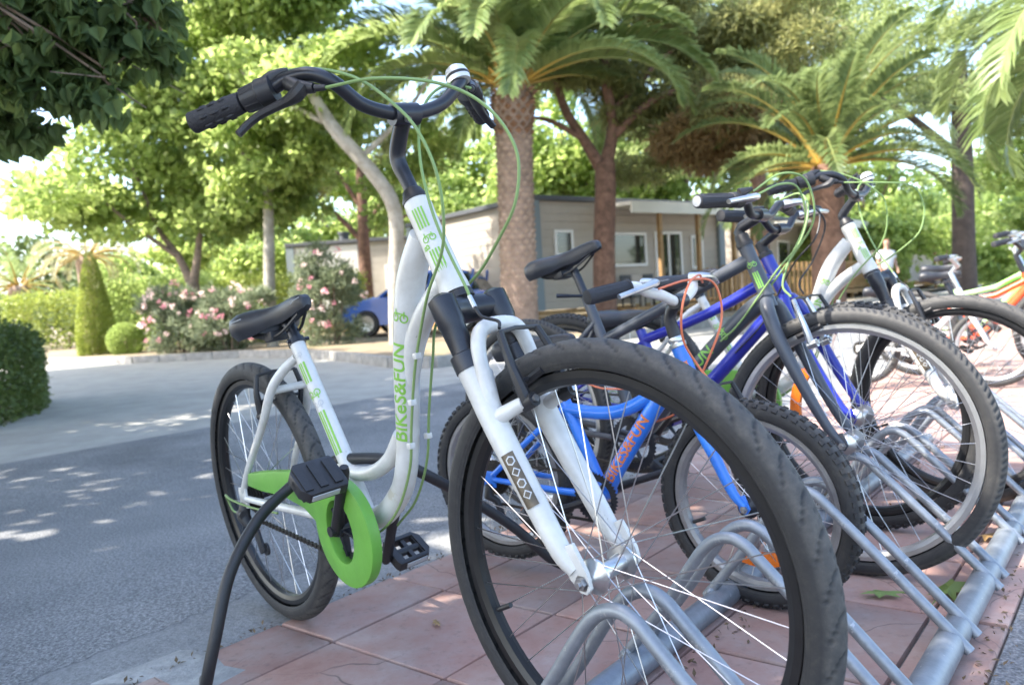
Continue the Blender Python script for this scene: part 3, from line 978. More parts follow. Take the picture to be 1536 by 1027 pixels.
    for i, x in enumerate((.012, .030, .048, .066)):
        stk.append((*ring2d(x, .001, .0075, .0022, 4 if i % 2 else 6), 1))
    decal([stk[0]], catmull(lb, 6), .0196, .045, radians(-30), [M_BRONZE], fork, 'fork_sticker', ref=k.sdir(0, -1, 0), sgn=1)
    decal([(a, b, 0) for a, b, _ in stk[1:]], catmull(lb, 6), .0196, .045, radians(-30), [M_SILVERP], fork, 'sticker_marks', ref=k.sdir(0, -1, 0), sgn=1, lift=.0011)
    for sg in (-1, 1):
        nb = MB(); q = k.st(.06, .066 * sg, 0); n_ = k.sdir(0, sg, 0)
        nb.lathe([(.0001, .006), (.0045, .006), (.0045, .002), (.0088, .002), (.0088, -.004), (.0125, -.004), (.0125, -.0065), (.0001, -.0065)], 6, o=q, ax=n_)
        nb.build('axle_nut', M_BOLT, fork)
    k.wheels(M_RIMB, 'wave', T26, tw=.0245)
    # ---- stem and bar
    W_ = lambda p, y, a: k.st(p, y, a - drop * min(1, max(0, (a - .66) / .1)), True)
    sm = MB()
    sm.tube([W_(.001, 0, .655), W_(.0, 0, .70), W_(-.003, 0, .735), W_(.006, 0, .757), W_(.036, 0, .775), W_(.060, 0, .785)], [.0128, .0128, .0140, .0145, .014, .0135], 16, smooth=5)
    sm.tube([W_(.068, -.024, .789), W_(.068, .024, .789)], .0185, 18)
    stem = k.part('stem', sm, M_BLACKM)
    bo = MB(); q = W_(.078, -.006, .772); d = k.sdir(.7, 0, -.7, True)
    bo.lathe([(.0001, .006), (.003, .006), (.003, .003), (.0055, .006), (.006, 0), (.0001, 0)], 12, o=q, ax=d); bo.build('bolt', M_BOLT, stem)
    half = [(.070, .0, .788), (.072, .04, .792), (.078, .08, .804), (.091, .118, .832), (.080, .145, .858), (.050, .17, .873), (.016, .20, .874), (-.075, .29, .889)]
    bar = MB(); bar.tube([W_(p, -y, a) for p, y, a in half[::-1]] + [W_(*q) for q in half[1:]], .0113, 16, smooth=6)
    hb = k.part('handlebar', bar, M_BLACKM)
    g0 = np.array((.016, .20, .874)); g1 = np.array((-.075, .29, .889)); gd = (g1 - g0) / np.linalg.norm(g1 - g0)
    for sg in (-1, 1):
        E = lambda t, off=(0, 0, 0): W_(*((g0 + gd * t + np.array(off)) * (1, sg, 1)))
        g = MB()
        g.tube([E(.036), E(.038), E(.05), E(.08), E(.11), E(.126), E(.1285), E(.130)], [.012, .0165, .0175, .0168, .0168, .0175, .0165, .010], 20)
        for i in range(7):
            a = 2 * pi * i / 7 + .4
            for t in (.055, .074, .093):
                o_ = np.array((cos(a) * .7, cos(a) * .7, sin(a))) * .0158
                g.tube([E(t, o_), E(t + .005, o_ * 1.09), E(t + .012, o_ * 1.09), E(t + .016, o_)], [.001, .0026, .0026, .001], 6)
        g.build('grip', M_GRIP, hb)
        s_ = MB()
        s_.tube([E(-.022), E(-.020), E(.004), E(.006), E(.033), E(.035)], [.014, .0225, .0235, .0215, .0195, .014], 20)
        for i in range(12):
            a = 2 * pi * i / 12
            o_ = np.array((cos(a) * .7, cos(a) * .7, sin(a))) * .0200
            s_.tube([E(.008, o_), E(.032, o_ * .94)], .0018, 5)
        s_.tube([E(-.002, (.004, 0, .008)), E(-.022, (.006, 0, .016)), E(-.040, (.004, 0, .020)), E(-.052, (.0, 0, .020))], [.014, .011, .006, .0045], 10)
        s_.build('shifter', M_BLACK, hb)
        lv = MB()
        L4 = [(.072, .160, .842), (.060, .172, .834), (.040, .185, .836), (.012, .212, .838), (-.004, .232, .832), (-.014, .250, .820)]
        lv.tube([W_(p, y * sg, a) for p, y, a in L4], [.012, .0115, .008, .0068, .0065, .006], 10, smooth=4, flat=1.3)
        lv.tube([W_(.050, .168 * sg, .866), W_(.064, .166 * sg, .846), W_(.082, .150 * sg, .830)], [.0135, .012, .008], 12)
        lv.tube([W_(.083, .149 * sg, .829), W_(.094, .138 * sg, .821)], [.0058, .0045], 10)
        lv.build('brake_lever', M_BLACK, hb)
    be = MB(); q = W_(.088, .126, .852); d = k.sdir(.1, 0, 1, True)
    be.lathe([(.0001, .020), (.010, .019), (.018, .013), (.0215, .003), (.0215, .001), (.0205, .001), (.0205, -.004), (.0215, -.004), (.0205, -.012), (.0001, -.014)], 28, o=q, ax=d)
    bell = be.build('bell', mat('bell_white', (.70, .70, .68), .25, .3, var=.15, scale=60), hb)
    bb = MB(); bb.lathe([(.0219, .001), (.0219, -.004), (.019, -.004), (.019, .001)], 28, o=q, ax=d); bb.tube([q + d * -.014, q + d * -.03], .006, 8); bb.build('bell_mount', M_BLACK, bell)
    # ---- cables
    k.cable([W_(*q) for q in [(.046, -.16, .894), (.087, -.13, .862), (.132, -.1, .804), (.154, -.07, .731), (.155, -.055, .681), (.14, -.045, .625), (.108, -.04, .574), (.058, -.035, .536)]] + [np.array(q) for q in [(.874, -.034, .764), (.827, -.030, .699), (.788, -.028, .631), (.749, -.027, .534), (.722, -.026, .459), (.662, -.026, .378), (.58, -.024, .320), (.50, -.022, .297)]], name='gear_cable')
    k.cable([W_(*q) for q in [(.094, -.138, .821), (.165, -.1, .779), (.214, -.05, .734), (.226, 0, .702), (.231, .03, .656), (.223, .045, .608), (.205, .045, .571), (.175, .036, .535), (.123, .032, .516), (.046, .034, .502), (-.007, .034, .500)]] + [np.array(q) for q in [(.80, .030, .715), (.768, .029, .647), (.733, .026, .549), (.702, .026, .458), (.64, .026, .372), (.56, .024, .312)]])
    k.cable([W_(*q) for q in [(.094, .138, .821), (.085, .110, .838), (.074, .085, .836), (.064, .06, .82), (.057, .03, .78), (.055, .0, .703), (.052, -.015, .622), (.053, -.02, .547), (.066, -.026, .468), (.070, -.03, .446)]])
    fe = MB(); fe.tube([W_(.0695, -.0295, .449), W_(.073, -.031, .428)], .0042, 10); k.part('cable_ferrule', fe, M_ALU)
    k.cable([W_(.073, -.031, .430), W_(.078, -.030, .410), k.st(.088, -.03, .392), k.st(.094, -.040, .378)], M_BLACKC, .0027, 'brake_noodle')
    for z, p in ((.58, (.766, -.028, .58)), (.505, (.738, -.027, .50)), (.508, (.718, .026, .505)), (.66, (.806, -.029, .662))):
        cl = MB(); cl.box(p, (.012, .012, .011), bev=.002); cl.build('cable_clip', M_WHITE, fr)
    k.vbrake(None, M_BLACK, True)
    k.vbrake(None, M_BLACK, False, yw=.050, a_piv=.545, a_top=.640, p=.165)
    k.saddle((.112, .776), radians(6.0), [(.306, .70), (.289, .733), (.268, .772 - .02)], stripe=True, m=M_SADDLE)
    # ---- drive
    crank_set(R_, (.476, 0, .321), radians(54), .165, .078, .085)
    oc = [(.045, .372), (.062, .404), (.18, .418), (.30, .428), (.42, .430)]
    for a in range(78, -189, -6):
        oc.append((.500 + .112 * cos(radians(a)), .316 + .112 * sin(radians(a))))
    oc += [(.345, .350), (.25, .366), (.12, .366)]
    cg = MB(); cg.poly([(x, z) for x, z in oc], (0, -.070, 0), (1, 0, 0), (0, 0, 1), (0, 1, 0), .024, bev=.004, hole=[(.490 + .052 * cos(2 * pi * q / 28), .318 + .066 * sin(2 * pi * q / 28)) for q in range(28)])
    k.part('chain_guard', cg, M_GREEN, angle=32)
    ch = MB()
    for z0, z1, x1 in ((.275, .248, .47),):
        n = 46
        for i in range(n):
            t = (i + .5) / n
            ch.box((.055 + (x1 - .055) * t, -.050 + (.003 if i % 2 else -.003) * .5, z0 + (z1 - z0) * t), (.0098, .007 if i % 2 else .0045, .008))
    k.part('chain', ch, M_CHAIN, smooth=False)
    cs = MB()
    for i, r in enumerate((.052, .046, .040, .034, .029, .025)):
        cs.lathe([(r, 0), (r, .0018), (.012, .0018), (.012, 0)], 26, o=(0, -.038 - i * .0045, .334))
    k.part('cassette', cs, M_CHAIN)
    de = MB()
    de.tube([(.0, -.066, .322), (-.004, -.074, .290), (.012, -.070, .268)], [.012, .017, .013], 10)
    de.box((.022, -.056, .235), (.03, .008, .085), rot=Matrix.Rotation(radians(-24), 3, 'Y'), bev=.003)
    de.lathe([(.016, -.003), (.016, .003), (.004, .003), (.004, -.003)], 16, o=(.012, -.050, .268)); de.lathe([(.016, -.003), (.016, .003), (.004, .003), (.004, -.003)], 16, o=(.045, -.050, .205))
    de.cyl((-.02, -.075, .296), (.012, -.078, .296), .011, 12)
    k.part('derailleur', de, M_BLACK)
    k.cable([(.2, -.070, .322), (.08, -.082, .325), (-.005, -.095, .338), (-.05, -.092, .345), (-.066, -.082, .325), (-.055, -.078, .300), (-.02, -.075, .296)], name='derailleur_cable')
    return k

AM = step_through('step_through_bicycle', 'nearest bicycle, white low step frame with green chain guard and green cables', GRP, front=None, yaw=-.8457, lean=.0777, bp=.0489, delta=.0829, twist=-.16, origin=Vector((-.61417, 1.94515, -.04481)))

def flat_bar(k, half, barm, gripm=M_GRIP, grip=.12, levers=True, leverm=M_BLACK, r=.0112, stem=None, stemm=M_BLACKM, shifter=True, bell=False):
    """half: list of (p,y,a) from the centre outwards in steering space"""
    W_ = lambda p, y, a: k.st(p, y, a, True)
    b = MB(); b.tube([W_(p, -y, a) for p, y, a in half[::-1]] + [W_(*q) for q in half[1:]], r, 14, smooth=5)
    hb = k.part('handlebar', b, barm)
    e1 = np.array(half[-1]); e0 = np.array(half[-2]); gd = (e1 - e0) / np.linalg.norm(e1 - e0)
    for sg in (-1, 1):
        E = lambda t, off=(0, 0, 0): W_(*((e1 - gd * t + np.array(off)) * (1, sg, 1)))
        g = MB(); g.tube([E(-.002), E(0), E(.004), E(.03), E(.06), E(grip - .006), E(grip - .004), E(grip)], [.010, .0165, .0172, .0165, .0165, .0170, .0195, .0195], 18)
        for i in range(10):
            a = 2 * pi * i / 10
            o_ = np.array((cos(a), 0, sin(a))) * .0168
            g.tube([E(.012, o_), E(grip - .014, o_)], .0013, 5)
        gr = g.build('grip', gripm, hb)
        if shifter:
            s_ = MB(); s_.tube([E(grip + .002), E(grip + .004), E(grip + .03), E(grip + .032)], [.012, .019, .0205, .012], 16)
            s_.tube([E(grip + .02, (.012, 0, .012)), E(grip + .045, (.03, 0, .014))], [.012, .005], 10)
            s_.build('shifter', M_BLACK, hb)
        if levers:
            l = MB()
            l.tube([E(grip + .045), E(grip + .04, (.026, 0, -.008)), E(grip + .025, (.042, 0, -.014)), E(grip - .03, (.044, 0, -.020)), E(grip - .075, (.040, 0, -.024))], [.013, .010, .0085, .0065, .006], 10, smooth=3, flat=1.3)
            l.build('brake_lever', leverm, hb)
    if stem:
        s_ = MB(); s_.tube([W_(*q) for q in stem], [.0165] + [.015] * (len(stem) - 1), 16)
        q = half[0]
        s_.tube([W_(q[0], -.022, q[2]), W_(q[0], .022, q[2])], .0175, 16)
        s_.build('stem', stemm, hb)
    return hb

def rigid_fork(k, m, a_top, a_bot=.0, spread=.052, r=.0155, crown=.385, p0=.0, tip=None):
    f = MB()
    for sg in (-1, 1):
        f.tube([k.st(p0, .018 * sg, crown + .03), k.st(p0 + .002, .040 * sg, crown), k.st(p0 + .004, spread * sg, crown - .07), k.st(p0 + .012, (spread + .002) * sg, crown * .5), k.st(k.off * .6, (spread + .001) * sg, crown * .16), k.st(k.off, spread * sg, .004)], [r, r * 1.06, r, r * .86, r * .7, r * .5], 14, smooth=5)
        f.poly([(-.012, .03), (.012, .03), (.013, -.004), (.0, -.014), (-.013, -.004)], k.st(k.off, (spread - .002 if sg > 0 else -spread - .003), 0), k.sdir(1, 0, 0), k.sdir(0, 0, 1), k.sdir(0, 1, 0), .005, bev=.001)
    f.tube([k.st(0, 0, a_top), k.st(0, 0, crown + .012)], .0165, 16)
    fk = k.part('fork', f, m)
    for sg in (-1, 1):
        nb = MB(); q = k.st(k.off, (spread + .006) * sg, 0); n_ = k.sdir(0, sg, 0)
        nb.lathe([(.0001, .008), (.005, .008), (.005, .003), (.009, .003), (.009, -.003), (.0001, -.003)], 6, o=q, ax=n_)
        nb.build('axle_nut', M_BOLT, fk)
    return fk

def stays(f, sc, bbp, R, w=.062, r=.0085, bbw=.03, L0=0.0):
    for sg in (-1, 1):
        f.tube([(sc[0], .010 * sg, sc[1]), (sc[0] * .62, .043 * sg, R + (sc[1] - R) * .62), (.01, w * sg, R + .012)], [r * 1.05, r, r * .9], 12, smooth=5)
        f.tube([(bbp[0], bbw * .8 * sg, bbp[1]), (bbp[0] * .6, .046 * sg, R + (bbp[1] - R) * .6), (.012, w * sg, R)], [r * 1.3, r * 1.1, r * .9], 12, smooth=5)
        f.box((0, w * sg, R), (.04, .006, .045), bev=.002)

def drive(k, bb, ang=.9, clen=.17, guard=None, prefl=M_SILVERP, ring=.08):
    crank_set(k.root, (bb[0], 0, bb[1]), ang, clen, .075, .085, ring=ring, pedal_refl=prefl)
    cs = MB()
    for i, r in enumerate((.05, .042, .034, .028)):
        cs.lathe([(r, 0), (r, .002), (.012, .002), (.012, 0)], 22, o=(0, -.036 - i * .005, k.R))
    k.part('cassette', cs, M_CHAIN)
    ch = MB()
    for z0, z1 in ((k.R + .045, bb[1] + ring), (k.R - .07, bb[1] - ring)):
        ch.tube([(0.02, -.047, z0), (bb[0], -.047, z1)], .0042, 6, flat=.7)
    c_ = k.part('chain', ch, M_CHAIN); c_['kind'] = 'stuff'
    de = MB(); de.tube([(0, -.066, k.R - .012), (.0, -.07, k.R - .045), (.02, -.058, k.R - .06), (.04, -.055, k.R - .12)], [.010, .014, .010, .008], 10)
    k.part('derailleur', de, M_BLACK)

# ---- light blue child's bike
M_LBLUE = paint('light_blue_paint', (0.030, 0.19, 0.72))
M_ORP = mat('orange_print', (0.70, 0.20, 0.05), 0.5)
k = Bike('child_bicycle', 'small light blue child\'s bicycle with orange lettering and orange cables', GRP, front=(.531, 1.726, .240), yaw=radians(-37), lean=.006, bp=0, L=.73, R=.24, ha=1.22, off=.035, delta=-.12)
f = MB()
f.tube([k.st(0, 0, .395), k.st(0, 0, .30)], .0185, 18)
f.tube([(.572, 0, .535), (.50, 0, .492), (.43, 0, .452), (.37, 0, .434), (.30, 0, .432), (.225, 0, .440)], [.0175] * 6, 16, smooth=5)
dt = [(.583, 0, .548), (.498, 0, .462), (.386, 0, .305), (.335, 0, .222)]
f.tube(dt, .0215, 18, smooth=4)
f.tube([(.222, 0, .47), (.335, 0, .215)], .0165, 16)
f.cyl((.333, -.034, .220), (.333, .034, .220), .02, 16)
stays(f, (.232, .445), (.333, .22), .24, w=.058)
fr = k.part('frame', f, M_LBLUE)
tx = text2d('BIKES&FUN', .041, bold=.0008, spacing=1.0)
decal([(tx[0], tx[1], 0)], catmull(dt, 6)[::-1], .0215, .045, radians(-4), [M_ORP], fr, 'lettering', ref=(0, -1, 0))
ot = text2d('&', .022, bold=.0006); decal([(ot[0], ot[1], 0)], [k.st(0, 0, .30), k.st(0, 0, .395)], .0185, .045, radians(20), [M_ORP], fr, 'head_badge')
h = MB(); h.lathe([(.012, .395), (.021, .396), (.0215, .404), (.018, .408), (.0195, .412), (.018, .420), (.0125, .422)], 20, o=tuple(k.a0), ax=tuple(k.ax), closed=False); h.build('headset', M_ALU, fr)
rigid_fork(k, M_LBLUE, .31, crown=.275, spread=.048, r=.0165)
k.wheels(mat('grey_rim', (.32, .32, .33), .4, .7, var=.2, scale=20), 'knob', T20, tw=.023, reflF=radians(-80), hubmat=M_BLACKM)
half = [(.046, 0, .496), (.048, .03, .500), (.050, .07, .516), (.040, .10, .530), (.028, .14, .552), (-.012, .255, .553)]
M_WBAR = mat('white_bar', (.70, .69, .66), .35, var=.12, scale=30)
flat_bar(k, half, M_WBAR, grip=.115, levers=True, leverm=M_ALU, stem=[(.0, 0, .41), (.004, 0, .465), (.02, 0, .485), (.046, 0, .496)], shifter=False, r=.0125)
W_ = lambda p, y, a: k.st(p, y, a)
k.cable([W_(.065, -.095, .527), W_(.10, -.02, .528), W_(.115, .06, .51), W_(.10, .075, .44), W_(.06, .05, .37), (.55, .03, .45), (.45, .03, .40)], M_ORANGEC, .0028)
k.cable([W_(.065, .105, .527), W_(.105, .03, .535), W_(.11, -.04, .515), W_(.085, -.072, .46), W_(.055, -.06, .40), W_(.05, -.035, .34), W_(.06, -.03, .30)], M_ORANGEC, .0028)
k.cable([(.45, -.02, .50), (.36, -.03, .50), (.27, -.03, .52), (.19, -.02, .46), (.15, 0, .50)], M_ORANGEC, .0024, 'rear_brake_cable')
k.vbrake(None, M_BLACK, True, yw=.04, a_piv=.17, a_top=.275, p=.075)
k.saddle((.035, .622), radians(3), [(.222, .45), (.19, .53), (.165, .583)], L=.235, W=.075)
drive(k, (.333, .22), ang=radians(200), clen=.127, prefl=M_REFL, ring=.062)

# ---- dark grey bike
M_DGREY = paint('dark_grey_paint', (0.055, 0.062, 0.078), .42, .15)
M_LGP = mat('lime_print', (0.20, 0.44, 0.08), .5)
k = Bike('trekking_bicycle', 'dark grey diamond frame bicycle with green lettering and silver rimmed front wheel', GRP, front=(.823, 1.884, .334), yaw=radians(-44), lean=.025, bp=0, L=1.06, R=.334, ha=radians(68.5), off=.045, delta=.047)
f = MB()
f.tube([k.st(0, 0, .56), k.st(0, 0, .55), k.st(0, 0, .43), k.st(0, 0, .415)], [.0195, .019, .020, .0215], 18)
f.tube([(.825, 0, .805), (.557, 0, .690), (.333, 0, .597)], [.019, .0175, .0165], 16)
dt = [(.872, 0, .70), (.80, 0, .655), (.644, 0, .512), (.44, 0, .30)]
f.tube(dt, [.026, .0245, .0235, .022], 18, smooth=4)
f.tube([(.262, 0, .74), (.445, 0, .285)], .0170, 16)
f.cyl((.44, -.036, .285), (.44, .036, .285), .021, 16)
stays(f, (.30, .65), (.44, .285), .334)
fr = k.part('frame', f, M_DGREY)
tx = text2d('BiKeS&FUN', .046, bold=.0008, spacing=1.0)
decal([(tx[0], tx[1], 0)], catmull(dt, 6)[::-1], .0240, .150, radians(-6), [M_LGP], fr, 'lettering', ref=(0, -1, 0))
decal([(a, b, 0) for a, b in icon2d(0, 0, .018)], catmull(dt, 6)[::-1], .0242, .432, radians(-6), [M_LGP], fr, 'emblem', ref=(0, -1, 0))
hp = [k.st(0, 0, .43), k.st(0, 0, .55)]
sh = [(a, b, 0) for a, b in icon2d(.075, 0, .013)]
for i in range(3): sh.append((*rect2d(.01, .055, -.008 + i * .006, -.004 + i * .006, 2, 3), 0))
decal(sh, hp, .0196, 0, radians(12), [M_LGP], fr, 'head_badge', ref=(0, -1, 0))
h = MB(); h.lathe([(.012, .56), (.022, .56), (.022, .572), (.0185, .577), (.0185, .592), (.017, .594)], 20, o=tuple(k.a0), ax=tuple(k.ax), closed=False); h.build('headset', M_BLACK, fr)
rigid_fork(k, M_DGREY, .42, crown=.372, spread=.052, r=.0175)
M_RIMS = mat('silver_rim', (.55, .55, .55), .35, .9, var=.15, scale=15)
k.wheels(M_RIMS, 'block', T26B, tw=.0225)
half = [(.071, 0, .616), (.071, .06, .618), (.088, .10, .640), (.088, .15, .643), (.052, .285, .652)]
flat_bar(k, half, M_BLACKM, leverm=M_ALU, stem=[(.0, 0, .580), (.0, 0, .604), (.012, 0, .612), (.071, 0, .616)])
cp = MB(); q = k.st(.0515, -.2875, .652); d_ = k.sdir(-.25, -.97, .06)
cp.lathe([(.0001, .0012), (.0125, .0010), (.0132, -.003), (.0001, -.003)], 20, o=q, ax=d_); k.part('grip_cap', cp, M_SILVERP)
W_ = lambda p, y, a: k.st(p, y, a)
k.cable([W_(.12, -.11, .64), W_(.165, -.05, .65), W_(.185, .0, .63), W_(.16, .02, .55), W_(.09, -.01, .47), W_(.06, -.03, .42), W_(.07, -.035, .385)], r=.0028)
k.cable([W_(.115, -.10, .655), W_(.18, -.06, .67), W_(.21, .0, .64), W_(.18, .03, .55), W_(.09, .04, .49), (.80, .03, .66), (.70, .028, .55)], r=.0028)
k.cable([W_(.10, .10, .65), W_(.165, .06, .63), W_(.185, .0, .57), W_(.14, -.025, .50), W_(.06, -.03, .46), (.80, -.03, .64), (.74, -.03, .59)], r=.0028)
k.vbrake(None, M_ALU, True, yw=.044, a_piv=.255, a_top=.375, p=.075)
k.saddle((.062, .842), radians(13), [(.262, .735), (.238, .79), (.222, .822)], L=.275, W=.082)
ql = MB(); ql.tube([(.262, -.02, .735), (.255, -.055, .738), (.215, -.085, .742)], [.005, .005, .007], 8); k.part('seat_clamp_lever', ql, M_BLACKM)
drive(k, (.44, .285), ang=radians(230))

# ---- dark blue bike
M_DBLUE = paint('dark_blue_paint', (0.020, 0.030, 0.34))
k = Bike('mountain_bicycle', 'dark blue bicycle with low saddle parked behind the dark grey one', GRP, front=(1.008, 2.23, .335), yaw=radians(-41), lean=0, bp=0, L=1.07, R=.334, ha=radians(66), off=.045, delta=-.14)
f = MB()
f.tube([k.st(0, 0, .55), k.st(0, 0, .41)], .0205, 18)
f.tube([(.838, 0, .765), (.60, 0, .650), (.35, 0, .565)], [.019, .0175, .0175], 16, smooth=3)
f.tube([(.870, 0, .70), (.62, 0, .442), (.45, 0, .29)], [.0245, .0235, .022], 16)
f.tube([(.335, 0, .60), (.455, 0, .28)], .0175, 16)
f.cyl((.45, -.036, .285), (.45, .036, .285), .021, 16)
stays(f, (.345, .555), (.45, .285), .334)
fr = k.part('frame', f, M_DBLUE)
decal([(a, b, 0) for a, b in icon2d(.07, 0, .016)], [k.st(0, 0, .41), k.st(0, 0, .55)], .0205, 0, radians(-20), [M_SILVERP], fr, 'head_badge')
h = MB(); h.lathe([(.012, .55), (.022, .55), (.022, .562), (.017, .568), (.017, .60), (.014, .602)], 20, o=tuple(k.a0), ax=tuple(k.ax), closed=False); h.build('headset', M_BLACK, fr)
rigid_fork(k, M_DBLUE, .42, crown=.378, spread=.054, r=.0195)
k.wheels(M_RIMB, 'knob', T26B, tw=.0235, reflF=radians(165))
half = [(.08, 0, .605), (.081, .05, .606), (.092, .10, .64), (.095, .16, .645), (.083, .29, .66)]
flat_bar(k, half, M_BLACKM, leverm=M_ALU, stem=[(0, 0, .57), (0, 0, .592), (.08, 0, .605)])
W_ = lambda p, y, a: k.st(p, y, a)
k.cable([W_(.12, -.11, .64), W_(.19, -.03, .63), W_(.20, .03, .56), W_(.12, .03, .48), W_(.07, -.02, .43), W_(.07, -.03, .39)], M_BLACKC, .0027)
k.cable([W_(.12, .11, .64), W_(.20, .03, .60), W_(.18, -.03, .52), W_(.08, -.035, .48), (.80, -.03, .62), (.70, -.03, .52)], M_BLACKC, .0027)
k.vbrake(None, M_BLACK, True, yw=.045, a_piv=.258, a_top=.375, p=.078)
k.saddle((.148, .664), radians(0), [(.335, .59), (.318, .625), (.306, .64)], L=.27, W=.08)
drive(k, (.45, .285), ang=radians(20))

# ---- second white step-through bike
EM = step_through('step_through_bicycle', 'white low step bicycle with smooth black front tyre, farthest of the near row', GRP, front=(1.401, 2.411, .333), yaw=radians(-36.5), lean=-.02, bp=0, delta=-.15, twist=.0, drop=.055)

# ================================================================== RACK
M_GALV = mat('galvanised_steel', (0.30, 0.325, 0.355), 0.48, 0.55, col2=(0.21, 0.23, 0.255), scale=18, bump=0.06, bscale=90, rvar=0.12)
_chips(M_GALV, 30, .66, (.40, .41, .42))
_chips(M_GALV, 14, .69, (.17, .12, .085))
rack = tag(empty('bicycle_rack', rk(0, -.23)), 'long grey steel bicycle rack with paired hoops bolted along two rails', 'bicycle rack')
ro = np.array(rack.location)
for v, z in ((0.0, .026), (-.468, .028)):
    b = MB(); b.tube([np.array(rk(-1.5, v, z)) - ro, np.array(rk(2.25, v, z)) - ro], .027, 20)
    b.build('rail', M_GALV, rack)
hoop = [(-.497, .020), (-.401, .142), (-.345, .225), (-.315, .266), (-.290, .287), (-.262, .294), (-.236, .284), (-.212, .262), (-.12, .174), (.034, .022)]
b = MB()
hp_ = [hoop[0], hoop[1]] + hoop[2:]
b.tube([tuple(Vd * v + np.array((0, 0, z))) for v, z in hoop], .0108, 12, smooth=5, ref=tuple(U))
hoop_me = b.mesh('hoop', M_GALV, angle=60)
wb = MB(); wb.tube([(-.020, 0, 0), (-.014, .0, .004), (0, 0, .006), (.014, 0, .004), (.020, 0, 0)], [.003, .0065, .0075, .0065, .003], 8, smooth=2); weld_me = wb.mesh('weld', M_GALV)
for n in range(-1, 9):
    for s in (-1, 1):
        a = -.52 + .3625 * (n - 1) + s * .041
        q = RO + U * a
        h_ = obj('hoop', hoop_me, rack, tuple(np.array((q[0], q[1], .008)) - ro))
        for v in (.012, -.478):
            obj('weld', weld_me, h_, tuple(Vd * v + np.array((0, 0, .034))), (0, 0, A1 + .3 * s))

# armoured cable lock threaded through the nearest bike
b = MB(); b.tube([(-.70, 1.60, -.03), (-.672, 1.53, -.028), (-.645, 1.478, .02), (-.622, 1.48, .103), (-.597, 1.52, .222), (-.5557, 1.58, .3085), (-.511, 1.645, .353), (-.463, 1.645, .385), (-.40, 1.630, .414), (-.345, 1.60, .424), (-.259, 1.565, .422), (-.198, 1.607, .378), (-.124, 1.715, .298), (-.024, 1.795, .199), (.075, 1.86, .085), (.16, 1.93, .035)], .0122, 14, smooth=8)
lock = b.build('cable_lock', mat('lock_sleeve', (.022, .023, .027), .5, var=.3, scale=15, bump=.08, bscale=120))
tag(lock, 'thick black cable lock looped through the nearest white bicycle\'s frame', 'lock')

# ================================================================== PLANTS
M_BARK = mat('bark', (0.27, 0.20, 0.15), 0.95, var=0.5, scale=9, bump=0.8, bscale=22)
M_BARKR = mat('pine_bark', (0.23, 0.13, 0.09), 0.95, var=0.55, scale=7, bump=0.9, bscale=16)
M_BARKL = mat('pale_bark', (0.48, 0.44, 0.38), 0.9, col2=(0.27, 0.24, 0.19), scale=4, bump=0.5, bscale=18)
L_BROAD = leaf_mat('leaf_broad', (0.125, 0.19, 0.045), (0.3, 0.37, 0.115), trans=0.56)
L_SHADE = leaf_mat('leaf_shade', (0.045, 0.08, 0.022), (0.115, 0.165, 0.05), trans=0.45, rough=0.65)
L_PINE = leaf_mat('needles', (0.14, 0.155, 0.055), (0.27, 0.275, 0.105), trans=0.45, zscale=0.9)
L_PINEB = leaf_mat('needles_brown', (0.19, 0.13, 0.06), (0.29, 0.215, 0.1), trans=0.45)
L_PINEG = leaf_mat('needles_bright', (0.15, 0.2, 0.065), (0.32, 0.37, 0.15), trans=0.4, zscale=0.9)
L_HEDGE = leaf_mat('leaf_hedge', (0.06, 0.095, 0.024), (0.12, 0.165, 0.045), trans=0.25, zscale=2.5)
L_LIME = leaf_mat('leaf_clipped', (0.15, 0.2, 0.03), (0.3, 0.35, 0.07), trans=0.3, zscale=2.5)
L_OLE = leaf_mat('leaf_oleander', (0.11, 0.145, 0.075), (0.26, 0.3, 0.19), trans=0.3, zscale=2)
L_PALM = leaf_mat('leaf_palm', (0.1, 0.15, 0.045), (0.25, 0.31, 0.12), trans=0.4, zscale=1.5, rough=0.35)
L_PALMSH = leaf_mat('leaf_palm_shaded', (0.065, 0.10, 0.032), (0.17, 0.22, 0.08), trans=0.4, zscale=1.5, rough=0.35)  # second palm's partial shade put into a darker leaf colour
L_PALMP = leaf_mat('leaf_palm_pale', (0.22, 0.21, 0.11), (0.38, 0.36, 0.22), trans=0.4)
def _rachis():
    m = bpy.data.materials.new('palm_rachis'); t, b = nodes_of(m)
    tc = t.nodes.new('ShaderNodeTexCoord'); sp = t.nodes.new('ShaderNodeSeparateXYZ'); t.links.new(tc.outputs['Object'], sp.inputs[0])
    mx_ = t.nodes.new('ShaderNodeMath'); mx_.operation = 'MULTIPLY'; mx_.inputs[1].default_value = 0.6; t.links.new(sp.outputs['X'], mx_.inputs[0])
    t.links.new(n_ramp(t, mx_.outputs[0], [(0.25, (0.42, 0.27, 0.05)), (0.95, (0.20, 0.23, 0.07))]), b.inputs['Base Color'])
    b.inputs['Roughness'].default_value = 0.5
    return m
M_RACHIS = _rachis()
M_PINK = leaf_mat('petal_pink', (0.60, 0.17, 0.24), (0.75, 0.40, 0.46), trans=0.35)
M_PETW = leaf_mat('petal_pale', (0.62, 0.40, 0.40), (0.82, 0.70, 0.66), trans=0.35)

